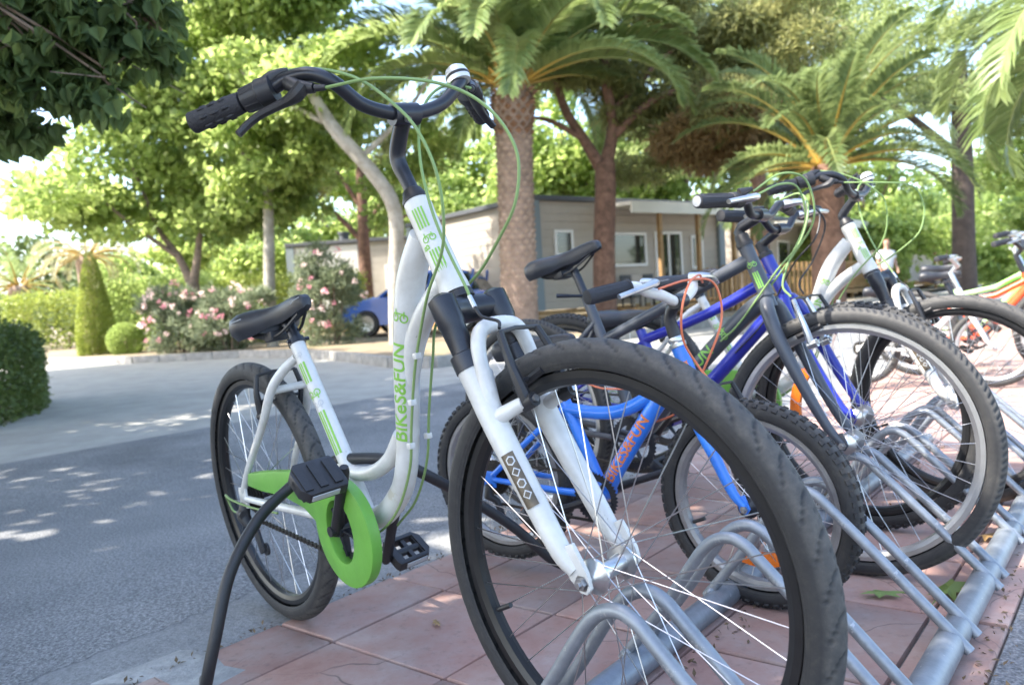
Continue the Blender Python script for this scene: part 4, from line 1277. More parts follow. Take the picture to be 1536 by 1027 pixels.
def blob_points(blobs, n, seed, shell=0.55):
    """points filling a set of ellipsoids, denser towards their skins, clumped"""
    r = rng(seed)
    w = np.array([(b[3] * b[4] * b[5]) ** (2 / 3) for b in blobs]); w /= w.sum()
    idx = r.choice(len(blobs), n, p=w)
    bl = np.array(blobs)[idx]
    d = unit(r.normal(size=(n, 3)))
    rad = (shell + (1 - shell) * r.random((n, 1))) ** 0.8
    rad *= 1 + 0.10 * r.normal(size=(n, 1))
    return bl[:, :3] + d * rad * bl[:, 3:6], d
def sub_blobs(blobs, k, seed, f=(0.28, 0.46)):
    """break big crown masses into uneven clumps sitting in and on them"""
    r = rng(seed); out = []
    for b in blobs:
        for _ in range(k):
            d = unit(r.normal(size=3)); q = r.random() ** 0.45
            c = np.array(b[:3]) + d * q * np.array(b[3:6]) * 0.92
            s = r.uniform(*f) * (0.7 + 0.6 * r.random())
            out.append((*c, b[3] * s, b[4] * s, b[5] * s * 0.8))
    return out
def leaf_mesh(name, pts, size, aspect, m, seed, droop=0.35, outdir=None, jitter=0.35, up=0.3):
    """one leaf (a bent pair of quads) at every point"""
    r = rng(seed); n = len(pts)
    ax = unit(r.normal(size=(n, 3)) + (outdir * 0.8 if outdir is not None else 0) + np.array((0, 0, -droop)))
    nr = r.normal(size=(n, 3)) + np.array((0, 0, up * 2))
    side = unit(np.cross(ax, nr)); nn = np.cross(side, ax)
    s = size * (1 + jitter * r.uniform(-1, 1, size=(n, 1)))
    hw = s * aspect * 0.5
    A = pts; B_ = pts + ax * s * 0.45 + side * hw + nn * s * 0.10; C_ = pts + ax * s; D_ = pts + ax * s * 0.45 - side * hw + nn * s * 0.10
    V = np.stack([A, B_, C_, D_], 1).reshape(-1, 3)
    q = np.arange(n * 4).reshape(n, 4)
    tris = np.concatenate([q[:, [0, 1, 2]], q[:, [0, 2, 3]]], 0)
    return np_mesh(name, V, tris, m)
def tree(name, label, cat, base, trunk, limbs, blobs, n, size, aspect, lm, bark, seed, group=None, sub=9, shell=0.35, extra=None, up=0.3, f=(0.28, 0.46)):
    """trunk: list of (x,y,z,r) relative to base; limbs: lists of the same; blobs relative to base"""
    root = tag(empty(name, base), label, cat, group)
    b = MB()
    b.tube([t[:3] for t in trunk], [t[3] for t in trunk], 14, smooth=4)
    b.build('trunk', bark, root, angle=60)
    for l in limbs:
        lb = MB(); lb.tube([t[:3] for t in l], [t[3] for t in l], 9, smooth=4)
        lb.build('limb', bark, root, angle=60)
    sb = sub_blobs(blobs, sub, seed + 1, f) if sub else blobs
    p, d = blob_points(sb, n, seed, shell)
    o = obj('crown', leaf_mesh('crown', p, size, aspect, lm, seed + 2, outdir=d, up=up), root)
    if extra:
        for nm, bl, nn, sz, asp, mm in extra:
            p, d = blob_points(sub_blobs(bl, sub, seed + 5, f), nn, seed + 6, shell)
            obj(nm, leaf_mesh(nm, p, sz, asp, mm, seed + 7, outdir=d), root)
    return root

def frond_mesh(L, droop, n, seed, lm, width=0.38, rise=0.9, twist=0.5, leafw=0.018):
    """palm frond: arched rachis with folded leaflets to both sides; x outwards, z up"""
    r = rng(seed)
    T = np.linspace(0, 1, 14)
    P = []
    x = z = 0.0; a = rise
    for i, t in enumerate(T):
        P.append((x, 0, z))
        st_ = L / 13
        x += cos(a) * st_; z += sin(a) * st_
        a -= droop * (0.35 + 1.3 * t) / 13
    P = np.array(P)
    b = MB(); b.tube(P, list(np.linspace(0.034, 0.003, 14) ** 1.0 * np.linspace(1, .7, 14)), 6)
    base_v = np.array(b.v); nb = len(b.v)
    vs = list(b.v); fs = list(b.f); mi = [0] * len(b.f)
    ts = np.linspace(0.10, 0.99, n)
    for t in ts:
        i = min(int(t * 13), 12); u_ = t * 13 - i
        c = P[i] * (1 - u_) + P[i + 1] * u_
        tg = unit(P[i + 1] - P[i]); nu = np.cross((0, -1, 0), tg)
        if nu[2] < 0: nu = -nu
        ll = width * L * (0.35 + 1.0 * sin(pi * min(1, t * 0.92 + 0.10)) ** 0.7) * 0.32 * (1 + 0.12 * r.normal())
        for sg in (-1, 1):
            d = unit(tg * (0.55 + 0.5 * t) + np.array((0, sg, 0)) * 0.9 + nu * (twist + 0.12 * r.normal()) )
            sag = np.array((0, 0, -1)) * ll * 0.22
            w = unit(np.cross(d, nu)) * leafw * L * 0.36
            p0 = c; p1 = c + d * ll * 0.5; p2 = c + d * ll + sag
            o = len(vs)
            vs += [tuple(p0 - w * .4), tuple(p0 + w * .4), tuple(p1 + w), tuple(p1 - w), tuple(p2)]
            fs += [[o, o + 1, o + 2, o + 3], [o + 3, o + 2, o + 4]]; mi += [1, 1]
    me = bpy.data.meshes.new('frond'); me.from_pydata(vs, [], fs)
    me.materials.append(M_RACHIS); me.materials.append(lm)
    me.polygons.foreach_set('material_index', mi); me.update()
    return me
def palm(name, label, base, h, r, L, nf, seed, group, lm=L_PALM, trunkm=None, top=(0, 0), scales=True, rises=(-0.35, 1.25), nleaf=60, droop=1.7):
    rr = random.Random(seed)
    root = tag(empty(name, base), label, 'palm tree', group)
    b = MB()
    pts = [(top[0] * t, top[1] * t, h * t) for t in (0, .06, .25, .5, .8, .93, 1)]
    b.tube([(p[0], p[1], p[2]) for p in pts], [r * 1.25, r * 1.08, r, r * .98, r * 1.0, r * 1.12, r * .8], 22, smooth=3)
    tr = b.build('trunk', trunkm or mat('palm_trunk', (0.38, 0.27, 0.21), 0.95, var=0.4, scale=6, bump=0.6, bscale=14), root, angle=60)
    if scales:
        sc = MB(); bo_ = MB(); n = int(2 * pi * r / .17); rows_ = int(h / .11)
        for j in range(1, rows_):
            t = j / rows_; z = h * t
            rad_ = r * (1.03 if t < .8 else 1.03 + (t - .8) * .6)
            big = 1.0 if t < .76 else 1.9
            for i in range(n):
                a = 2 * pi * (i + .5 * (j % 2)) / n
                c = np.array((top[0] * t + cos(a) * rad_, top[1] * t + sin(a) * rad_, z))
                e = np.array((cos(a), sin(a), 0)); tt = np.array((-sin(a), cos(a), 0)); zz = np.array((0, 0, 1.))
                w = .078 * rr.uniform(.8, 1.12); hh = .05 * rr.uniform(.8, 1.1); d_ = .018 * big * (1 + .7 * rr.uniform(-1, 1)); c = c + zz * rr.uniform(-.015, .015)
                if t > .8: d_ *= 2.2; hh *= 1.5
                (bo_ if t > .8 else sc).add([c - tt * w - e * .02, c + zz * hh - e * .01, c + tt * w - e * .02, c - zz * hh - e * .02, c + e * d_ + zz * .03], [[0, 4, 1], [1, 4, 2], [2, 4, 3], [3, 4, 0]])
        s_ = sc.build('leaf_scars', mat('palm_scar', (0.50, 0.38, 0.30), 0.95, var=0.5, scale=3, bump=0.5), root, smooth=False); s_['kind'] = 'stuff'
        s_ = bo_.build('leaf_boots', mat('palm_boot', (0.30, 0.165, 0.10), 0.95, var=0.55, scale=5, bump=0.6), root, smooth=False); s_['kind'] = 'stuff'
    vars_ = [frond_mesh(L, droop * q, nleaf, seed + i, lm) for i, q in enumerate((.8, 1.0, 1.2, 1.45))]
    vars_ = []
    NV = 6
    for i in range(NV):
        rise = rises[0] + (rises[1] - rises[0]) * (i + .5) / NV
        vars_.append((rise, frond_mesh(L * (0.92 + .16 * rr.random()), droop * (1.25 - .35 * (i / NV)), nleaf, seed + 10 + i, lm, rise=rise)))
    for i in range(nf):
        k_ = i % NV
        a = i * 2.399963 + rr.uniform(-.2, .2)
        o = obj('frond', vars_[k_][1], root, (top[0] + cos(a) * r * .5, top[1] + sin(a) * r * .5, h - .02 + .25 * vars_[k_][0] * r), (rr.uniform(-.25, .25), rr.uniform(-.06, .06), a))
    return root

# ---- big shade tree overhead (only its lowest sprays hang into the picture, top left)
def shade_tree():
    base = (-5.2, 1.2, -0.06)
    root = tag(empty('shade_tree', base), 'dark leafy branches of a nearby tree hanging in at the top left', 'tree')
    b = MB(); b.tube([(0, 0, 0), (.05, .02, .8), (.0, .05, 2.2), (.1, .1, 3.6)], [.26, .2, .17, .13], 14, smooth=4); b.build('trunk', M_BARK, root)
    limbs = [[(0, .05, 2.2, .11), (1.2, .6, 3.3, .08), (2.6, 1.4, 3.9, .05), (4.4, 2.2, 4.3, .03)], [(.05, .08, 2.6, .10), (-.6, 1.2, 3.5, .07), (-.4, 3.2, 4.0, .05), (.3, 5.0, 4.2, .03)], [(.1, .1, 3.2, .09), (1.4, -.8, 4.2, .06), (3.4, -1.2, 4.8, .03)], [(1.2, .6, 3.3, .05), (2.4, 1.7, 3.0, .035), (3.3, 2.05, 2.35, .015)], [(.1, .1, 3.5, .10), (.5, 1.6, 4.6, .06), (1.8, 3.4, 5.0, .03)]]
    for l in limbs:
        lb = MB(); lb.tube([t[:3] for t in l], [t[3] for t in l], 8, smooth=4); lb.build('limb', M_BARK, root)
    # crown, wide and flat: keeps the sun off the near pavement
    r = rng(41)
    cl = []
    for i in range(400):
        sy = r.uniform(-2.4, 14.5); z = 3.5
        lim = .75 if 1.3 < sy < 2.4 else (1.35 if sy < 7.5 else 1.35 - (sy - 7.5) * .85)
        sx = r.uniform(-6.2 - max(0, sy - 6) * .35, lim)                      # where the clump's shadow falls
        for _ in range(3):
            y = sy - .217 * z; z = max(3.5, .74 + .44 * y + .9)
        z += r.uniform(0, 1.3); x = sx - .81 * z; y = sy - .217 * z
        cl.append((x - base[0], y - base[1], z, r.uniform(.5, .95), r.uniform(.5, .95), r.uniform(.3, .5)))
    p, d = blob_points(cl, 110000, 42, .1)
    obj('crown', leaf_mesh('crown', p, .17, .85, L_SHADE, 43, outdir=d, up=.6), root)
    # low hanging sprays in the picture's corner: (x, y, z) in world minus base
    sp = []
    for (x, y, z, rx, ry, rz) in [(-1.95, 3.2, 2.0, .36, .3, .26), (-1.62, 3.15, 1.98, .26, .25, .20), (-1.85, 3.1, 1.74, .30, .25, .16), (-1.42, 3.25, 1.86, .14, .2, .12), (-2.05, 3.3, 1.60, .20, .2, .12), (-1.60, 3.1, 1.64, .17, .16, .10), (-1.40, 3.3, 2.06, .12, .2, .07)]:
        sp.append((x - base[0], y - base[1], z - base[2], rx, ry, rz))
    p, d = blob_points(sub_blobs(sp, 9, 46, (.3, .5)) + sp, 2300, 44, .0)
    r = rng(45); n = len(p)
    # broad pointed leaves, six-sided, hanging
    ax = unit(r.normal(size=(n, 3)) * .55 + np.array((.15, -.2, -1.0)))
    nr = unit(r.normal(size=(n, 3)) * .8 + np.array((0, -.8, .8)))
    sd = unit(np.cross(ax, nr)); nn = np.cross(sd, ax)
    s = .062 * (1 + .45 * r.uniform(-1, 1, size=(n, 1)))
    # heart-shaped blade folded along the midrib, tip curling down
    half = [(.06, .30, .06), (.24, .46, .09), (.46, .44, .08), (.70, .27, .03), (.88, .11, -.04)]
    mid = [(.0, 0, .0), (.24, 0, .02), (.46, 0, .02), (.70, 0, -.03), (1.0, 0, -.13)]
    prof = mid + half + [(a, -b_, c) for a, b_, c in half]
    V = np.stack([p + ax * s * a + sd * s * b_ + nn * s * c for a, b_, c in prof], 1).reshape(-1, 3)
    i0 = (np.arange(n) * 15)[:, None]
    tri = []
    for o_ in (5, 10):
        tri += [(0, o_, o_ + 1), (0, o_ + 1, 1), (1, o_ + 1, o_ + 2), (1, o_ + 2, 2), (2, o_ + 2, o_ + 3), (2, o_ + 3, 3), (3, o_ + 3, o_ + 4), (3, o_ + 4, 4)]
    q = np.concatenate([i0 + np.array([t_]) for t_ in tri], 0)
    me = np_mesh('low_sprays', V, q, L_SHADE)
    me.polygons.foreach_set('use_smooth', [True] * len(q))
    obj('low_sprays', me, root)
    # thin twigs carrying them
    for i in range(26):
        q0 = sp[i % len(sp)]; c = np.array(q0[:3]); e = c + r.normal(size=3) * np.array(q0[3:6]) * .8
        tb = MB(); tb.tube([c + np.array((-.5, -.3, .5)), c + r.normal(size=3) * .05 + np.array((0, 0, .08)), e], [.008, .005, .002], 5, smooth=3); tb.build('twig', M_BARK, root)
shade_tree()

# ---- broadleaf trees on the left
GT = 'trees along the far side of the road'
tree('broadleaf_tree', 'bushy bright green tree with forked brown trunk behind the pink shrubs', 'tree', (-6.95, 17.0, 0.0),
     [(0, 0, 0, .17), (.02, 0, .8, .14), (0, 0, 1.5, .13)], [[(0, 0, 1.4, .11), (-.3, .1, 2.1, .08), (-.75, .2, 2.8, .06), (-1.2, .2, 4.2, .03)], [(0, 0, 1.45, .11), (.15, 0, 2.1, .08), (.30, .1, 2.9, .06), (.9, .2, 4.2, .03)], [(-.3, .1, 2.1, .06), (-1.3, -.2, 3.0, .04), (-2.1, -.3, 3.9, .02)]],
     [(-1.2, 0, 4.0, 2.6, 2.0, 1.5), (1.2, 0, 4.4, 2.2, 2.0, 1.7), (-.2, 0, 5.9, 3.2, 2.2, 1.6), (-.6, .3, 3.0, 2.0, 1.2, .7), (1.5, .3, 3.1, 1.2, 1.0, .7), (-.3, .3, 7.9, 3.2, 2.0, 1.5), (-2.6, .3, 3.6, 1.3, 1.0, .8)], 30000, .17, .75, L_BROAD, M_BARK, 101, GT, sub=12)
tree('slender_tree', 'slender pale trunked tree standing left of the nearest saddle', 'tree', (-4.99, 16.0, 0.0),
     [(0, 0, 0, .13), (.02, 0, 1.2, .12), (.10, 0, 2.4, .11), (.16, 0, 3.6, .09), (.1, 0, 5.2, .06)], [[(.14, 0, 3.2, .06), (.9, .2, 4.2, .04), (1.7, .3, 5.0, .02)], [(.16, 0, 3.4, .06), (-.7, .2, 4.6, .04), (-1.3, .2, 5.6, .02)]],
     [(.3, 0, 5.1, 2.2, 1.8, 1.5), (.1, 0, 3.9, 1.4, 1.2, .7), (.7, .4, 3.0, .9, .7, .5), (.6, 0, 7.2, 2.4, 1.8, 1.4)], 16000, .16, .75, L_BROAD, M_BARKL, 111, GT, sub=10)
tree('leaning_tree', 'tree with pale trunk leaning left behind the nearest handlebar', 'tree', (-2.10, 14.0, 0.05),
     [(0, 0, 0, .15), (.06, 0, 1.2, .14), (.13, 0, 2.4, .135), (-.25, 0, 3.15, .13), (-.9, 0, 4.0, .12), (-1.4, 0, 5.0, .08)], [[(-.4, 0, 3.4, .06), (.4, .3, 4.2, .04), (1.0, .4, 5.0, .02)], [(-.9, 0, 4.0, .06), (-1.9, .3, 4.6, .04), (-2.6, .4, 5.2, .02)]],
     [(-.9, .6, 5.2, 2.1, 1.6, 1.0), (.3, 1.0, 3.6, 1.0, .8, .55), (-1.5, 1.2, 3.6, .8, .7, .5), (-.35, 1.4, 2.75, .6, .5, .5), (-1.2, .8, 6.8, 2.3, 1.6, 1.1)], 12500, .14, .75, L_BROAD, M_BARKL, 121, GT, sub=9)
tree('open_pine', 'thin branched pine with bare dark boughs between the two pale trunks', 'tree', (-4.05, 22.0, 0.0),
     [(0, 0, 0, .2), (.0, 0, 2.4, .17), (.05, 0, 4.0, .14), (0, 0, 6.5, .08)], [[(0, 0, 2.6, .09), (-.9, 0, 3.6, .06), (-2.0, .2, 4.2, .03)], [(0, 0, 3.0, .08), (.8, 0, 3.9, .05), (1.9, .2, 5.2, .03)], [(0, 0, 3.6, .08), (-.7, .2, 4.8, .05), (-1.2, .2, 6.2, .03)], [(0, 0, 2.9, .06), (1.0, .1, 3.2, .04), (2.0, .1, 3.6, .02)]],
     [(-1.6, 0, 4.6, 1.1, 1.0, .6), (1.5, 0, 5.4, 1.2, 1.0, .7), (-.6, 0, 6.6, 2.0, 1.5, 1.0)], 6500, .20, .32, L_PINE, M_BARKR, 131, GT, sub=8)
# ---- pines on the right
tree('forked_pine', 'large brownish pine with forked red brown trunk in front of the grey cabin', 'tree', (2.0, 16.0, 0.0),
     [(-.02, 0, 0, .26), (.02, 0, 1.5, .23), (.12, 0, 2.8, .22), (.14, 0, 3.4, .21)], [[(.12, 0, 3.2, .15), (-.25, 0, 3.9, .11), (-.65, .1, 4.7, .09), (-.9, .2, 6.2, .05)], [(.14, 0, 3.3, .16), (.35, 0, 4.2, .12), (.25, 0, 5.2, .1), (.4, .2, 6.8, .06)], [(.3, 0, 3.9, .09), (1.2, -.2, 4.6, .07), (2.6, -.3, 4.9, .04)], [(-.25, 0, 3.9, .06), (-.9, -.1, 4.3, .05), (-1.4, -.2, 4.4, .03)], [(.3, 0, 4.4, .07), (1.6, .2, 5.6, .05), (3.0, .2, 6.4, .03)]],
     [(2.6, 0, 4.3, 1.6, 1.4, 1.2), (3.6, .2, 5.4, 1.6, 1.5, 1.4), (1.2, .2, 6.4, 2.6, 1.8, 1.1), (2.8, 0, 6.6, 2.4, 1.8, 1.2), (3.9, 0, 3.6, .9, .8, .6), (1.6, .4, 5.2, 1.4, 1.0, .9), (.2, .6, 5.6, 1.5, 1.0, .8), (1.3, .3, 4.3, 1.1, .9, .55), (.9, .6, 3.4, .8, .6, .35)], 56000, .18, .22, L_PINE, M_BARKR, 141, 'pines by the cabins', sub=11, extra=[('dry_needles', [(2.3, -.3, 4.1, 1.6, 1.3, 1.0), (3.3, -.3, 4.0, 1.3, 1.1, 1.2), (2.6, -.2, 3.5, .9, .8, .6)], 26000, .17, .24, L_PINEB)])
tree('stone_pine', 'bright green pine with dark straight trunk on the right', 'tree', (10.1, 17.0, 0.0),
     [(0, 0, 0, .26), (0, 0, 1.5, .23), (.02, 0, 3.2, .21), (0, 0, 5.5, .14)], [[(0, 0, 3.2, .1), (-1.4, 0, 4.4, .07), (-3.0, 0, 5.2, .04)], [(0, 0, 3.6, .1), (1.2, 0, 4.6, .07), (2.4, 0, 5.4, .04)]],
     [(-2.2, .5, 5.6, 2.2, 1.6, 1.2), (.4, .3, 5.0, 2.2, 1.5, 1.1), (-.8, .3, 6.6, 3.0, 2.0, 1.1), (1.5, 0, 4.0, 1.4, 1.0, .8)], 24000, .17, .24, L_PINEG, mat('dark_bark', (.10, .075, .06), .95, var=.4, scale=7, bump=.8, bscale=16), 151, 'pines by the cabins', sub=11)
tree('back_pine', 'tall pale green pine rising behind the second palm', 'tree', (8.2, 25.0, 0.0),
     [(0, 0, 0, .28), (.1, 0, 3, .24), (0, 0, 8, .14)], [[(0, 0, 4, .1), (-2, 0, 5.5, .06), (-3.2, 0, 6.4, .03)], [(0, 0, 4.4, .1), (1.8, 0, 6, .06), (3, 0, 6.8, .03)]],
     [(-1.5, 0, 6.8, 3.0, 2.0, 1.7), (1.8, 0, 6.6, 2.8, 2.0, 1.7), (0, 0, 8.8, 3.6, 2.2, 1.5), (-3.0, 0, 5.2, 1.6, 1.2, 1.0)], 20000, .24, .26, L_PINEG, M_BARKR, 161, 'pines by the cabins', sub=11)
tree('edge_tree', 'leafy tree at the far right behind the silver handlebars', 'tree', (14.6, 19.5, 0.0),
     [(0, 0, 0, .2), (.05, 0, 2, .17), (0, 0, 4, .1)], [[(0, 0, 2, .08), (-.9, 0, 3, .05), (-1.6, 0, 3.9, .03)], [(0, 0, 2.2, .08), (.9, 0, 3, .05), (1.6, 0, 4, .03)]],
     [(-.9, 0, 3.4, 1.7, 1.4, 1.4), (1.0, 0, 4.0, 1.9, 1.4, 1.8), (-.2, 0, 5.6, 2.0, 1.4, 1.2), (-.9, 0, 1.9, 1.2, 1.0, .8)], 9000, .19, .7, L_BROAD, M_BARK, 171, 'pines by the cabins', sub=10)
# ---- palms
GP = 'date palms along the drive'
palm('date_palm', 'big date palm with thick scaly trunk right behind the nearest handlebar', (0.17, 15.0, 0.05), 4.75, .35, 4.0, 52, 201, GP, top=(.14, 0), nleaf=150, rises=(.28, 1.40), droop=1.62)
palm('date_palm', 'shorter date palm with upright fronds behind the dark grey bicycle\'s handlebar', (5.40, 13.0, 0.0), 2.65, .27, 2.6, 36, 221, GP, lm=L_PALMSH, trunkm=M_BARKR, top=(.06, 0), rises=(.05, 1.45), scales=False, droop=1.5, nleaf=110)
palm('date_palm', 'palm whose pale sunlit fronds reach in at the top right corner', (7.75, 8.8, 0.0), 4.15, .30, 3.1, 36, 241, GP, scales=False, nleaf=120)
palm('date_palm', 'small low palm at the far left edge beyond the hedge', (-16.5, 26.0, 0.0), 2.2, .3, 2.3, 26, 261, GP, scales=False, nleaf=40)
palm('fan_palm', 'pale drooping palm crown just above the clipped cone', (-10.45, 19.2, 0.0), 2.45, .22, 1.35, 22, 281, GP, lm=L_PALMP, scales=False, rises=(-.3, .9), nleaf=36, droop=2.2)

# ---- clipped shrubs, hedges, oleanders
def shrub(name, label, cat, base, surf, n, size, asp, lm, seed, group=None, core=None, stem=True):
    """surf(r, n) -> points, outward directions on the clipped surface"""
    root = tag(empty(name, base), label, cat, group)
    p, d = surf(rng(seed), n)
    obj('foliage', leaf_mesh('foliage', p, size, asp, lm, seed + 1, outdir=d * 1.4, droop=0.1, up=.1), root)
    if stem:
        b = MB()
        b.tube([(0, 0, 0), (.02, 0, .25), (0, 0, .5)], [.05, .04, .03], 8); b.build('stem', M_BARK, root)
    return root
def s_box(sx, sy, sz, rot=0.0, soft=.05):
    def f(r, n):
        k_ = r.integers(0, 5, n); u_ = r.uniform(-1, 1, (n, 2)); P = np.zeros((n, 3)); D = np.zeros((n, 3))
        depth = 1 - .16 * r.random(n) ** 2
        for i in range(n):
            if k_[i] == 4: P[i] = (u_[i, 0], u_[i, 1], depth[i]); D[i] = (0, 0, 1)
            else:
                sx_ = (1, -1, 0, 0)[k_[i]]; sy_ = (0, 0, 1, -1)[k_[i]]
                P[i] = (sx_ * depth[i] if sx_ else u_[i, 0], sy_ * depth[i] if sy_ else u_[i, 0], (u_[i, 1] + 1) / 2); D[i] = (sx_, sy_, 0)
        P = P * np.array((sx / 2, sy / 2, sz)) + r.normal(size=(n, 3)) * soft
        c, s = cos(rot), sin(rot)
        R_ = np.array(((c, -s, 0), (s, c, 0), (0, 0, 1)))
        return P @ R_.T, D @ R_.T
    return f
def s_round(sx, sy, sz, rot=0.0, p=4.0):
    def f(r, n):
        d = unit(r.normal(size=(n, 3))); d[:, 2] = np.abs(d[:, 2])
        q = d / (np.abs(d) ** p).sum(1, keepdims=True) ** (1 / p)
        P = q * np.array((sx / 2, sy / 2, sz)) * (1 - .14 * r.random((n, 1)) ** 2) * (1 + .05 * np.sin(d[:, :1] * 9 + d[:, 1:2] * 7)) + r.normal(size=(n, 3)) * .025
        c, s_ = cos(rot), sin(rot); R_ = np.array(((c, -s_, 0), (s_, c, 0), (0, 0, 1)))
        return P @ R_.T, d @ R_.T
    return f
def s_cone(r0, h, topf=.35):
    def f(r, n):
        t = 1 - np.sqrt(r.random(n)) * .985; a = r.uniform(0, 2 * pi, n)
        prof = r0 * np.minimum(1.0, .86 + t * .6) * (1 - t ** 1.7 * (1 - topf)) * np.sqrt(np.maximum(0, 1 - np.maximum(0, t - .9) ** 2 * 90))
        q = prof * (1 - .1 * r.random(n) ** 2)
        return np.stack([np.cos(a) * q, np.sin(a) * q, t * h], 1) + r.normal(size=(n, 3)) * .015, np.stack([np.cos(a), np.sin(a), 0 * a + .3], 1)
    return f
def s_ball(rad, zc):
    def f(r, n):
        d = unit(r.normal(size=(n, 3))); return d * rad * (1 - .1 * r.random((n, 1)) ** 2) + np.array((0, 0, zc)), d
    return f
shrub('boxwood_hedge', 'dark green clipped hedge at the left edge beside the road', 'hedge', (-5.32, 7.2, -.06), s_round(1.4, 2.5, .86, radians(21.7)), 26000, .05, .6, L_HEDGE, 301)
shrub('topiary_cone', 'tall clipped yellow green cone at the left', 'topiary', (-9.45, 17.5, -.06), s_cone(.42, 2.5, .10), 22000, .045, .5, L_LIME, 311)
shrub('topiary_ball', 'small clipped round bush at the foot of the cone', 'topiary', (-8.55, 17.0, -.06), s_ball(.37, .42), 9000, .042, .5, L_BROAD, 321)
shrub('clipped_hedge', 'pale clipped hedge left of the tall cone', 'hedge', (-13.6, 23.6, 0), s_box(3.0, 1.2, 1.7, .1, .09), 7000, .10, .6, L_LIME, 331)
shrub('clipped_hedge', 'lime green clipped hedge between cone and forked tree', 'hedge', (-8.5, 18.9, 0), s_box(2.4, 1.0, 1.72, -.05, .10), 9000, .09, .6, L_BROAD, 341)
shrub('clipped_hedge', 'long low hedge running behind the pink shrubs', 'hedge', (-5.6, 19.6, 0), s_box(3.6, 1.0, 1.6, 0, .08), 9000, .09, .6, L_LIME, 351)

def oleander(label, base, w, h, seed, nfl, pale, lean=0.0):
    root = tag(empty('oleander_bush', base), label, 'shrub', 'oleander bushes along the kerb')
    r = rng(seed)
    b_ = [(0, 0, h * .45, w * .5, w * .42, h * .48), (-w * .18, 0, h * .7, w * .32, w * .3, h * .3), (w * .2, 0, h * .68, w * .3, w * .3, h * .32)]
    p, d = blob_points(sub_blobs(b_, 12, seed), 7000, seed + 1, .3)
    p = p[p[:, 2] > .02]; 
    d = unit(p - np.array((0, 0, h * .2)))
    obj('foliage', leaf_mesh('foliage', p, .13, .2, L_OLE, seed + 2, outdir=d, droop=-.3), root)
    fm = []
    for mm, nm in ((M_PINK, 'a'), (M_PETW, 'b')):
        q = unit(rng(seed + 4).normal(size=(14, 3))) * .028
        fm.append(leaf_mesh('flower', q, .042, .8, mm, seed + 5, outdir=unit(q), droop=0))
    for i in range(nfl):
        dd = unit(r.normal(size=3) + np.array((0, -.7, .35)))
        c = np.array((0, 0, h * .5)) + dd * np.array((w * .50, w * .42, h * .52)) * r.uniform(.86, 1.04)
        if c[2] < .25: continue
        s = r.uniform(.7, 1.35)
        obj('flower', fm[1] if r.random() < pale else fm[0], root, c, (r.uniform(0, 6), 0, r.uniform(0, 6)), s)
    for i in range(5):
        a = i * 1.3; sb = MB(); sb.tube([(cos(a) * .08, sin(a) * .08, 0), (cos(a) * w * .15, sin(a) * w * .15, h * .4), (cos(a) * w * .24, sin(a) * w * .24, h * .75)], [.02, .015, .008], 6)
        sb.build('stem', M_BARK, root)
    return root
oleander('pink flowered bush, leftmost of the row, beside the clipped ball', (-6.9, 15.9, -.03), 1.55, 1.5, 401, 60, .6)
oleander('pink flowered bush in the middle, left of the nearest saddle', (-5.75, 15.7, 0), 1.8, 1.40, 421, 60, .72)
oleander('tall pale bush with a few deep pink flowers right of the nearest saddle', (-3.55, 15.3, .03), 1.42, 1.95, 441, 26, .72)
# ---- undergrowth and the wood behind everything
def mass(name, label, cat, blobs, n, size, asp, lm, seed, sub=14):
    p, d = blob_points(sub_blobs(blobs, sub, seed), n, seed + 1, .3)
    p = p[p[:, 2] > -.05]
    o = obj(name, leaf_mesh(name, p, size, asp, lm, seed + 2, outdir=unit(rng(seed).normal(size=p.shape))))
    return tag(o, label, cat, kind='stuff')
r_ = rng(9)
mass('far_wood', 'far green wood closing the view behind the cabins', 'wood', [(x, 46 + 4 * sin(x * .7), 3.4, 4.5, 2.5, 4.6 + 2.0 * sin(x * 1.3 + 1)) for x in np.arange(-14, 44, 4.0)], 40000, .42, .7, L_BROAD, 501)
for i, (x, y, h, w, lab) in enumerate([(-10.5, 29, 5.4, 3.0, 'rounded tree rising behind the forked tree'), (-5.6, 31, 7.0, 3.4, 'sunlit tree behind the left hand cabin'), (-.6, 33, 7.6, 3.4, 'sunlit tree behind the big date palm'), (4.2, 34, 7.4, 3.2, 'sunlit tree behind the grey cabin'), (2.4, 30, 10.0, 3.0, 'tall tree showing between the big palm and the forked pine'), (7.2, 30.5, 8.6, 3.2, 'leafy tree showing above the grey cabin\'s awning'), (15.2, 33, 8.8, 3.8, 'leafy tree showing left of the dark straight trunk')]):
    tree('background_tree', lab, 'tree', (x, y, 0), [(0, 0, 0, .22), (.1, 0, 2, .18), (0, 0, h * .7, .1)], [[(0, 0, 2, .1), (-w * .4, 0, h * .55, .05), (-w * .6, 0, h * .7, .03)], [(0, 0, 2.2, .1), (w * .4, 0, h * .6, .05), (w * .6, 0, h * .75, .03)]],
         [(0, 0, h * .75, w, 1.8, h * .30), (-w * .45, 0, h * .45, w * .6, 1.4, h * .24), (w * .45, 0, h * .45, w * .6, 1.4, h * .24)], 8000, .27, .75, L_BROAD, M_BARK, 600 + 10 * i, 'trees behind the cabins', sub=11)
mass('understorey', 'green undergrowth filling the view between the left hand trees', 'shrubs', [(-11.0, 24.5, 1.6, 1.8, 1.2, 1.7), (-8.2, 25.5, 2.4, 2.2, 1.2, 2.0), (-9.4, 22.5, 3.2, 1.6, 1.0, 1.0), (-3.2, 27.5, 4.2, 2.2, 1.2, 1.3)], 14000, .2, .7, L_BROAD, 511)
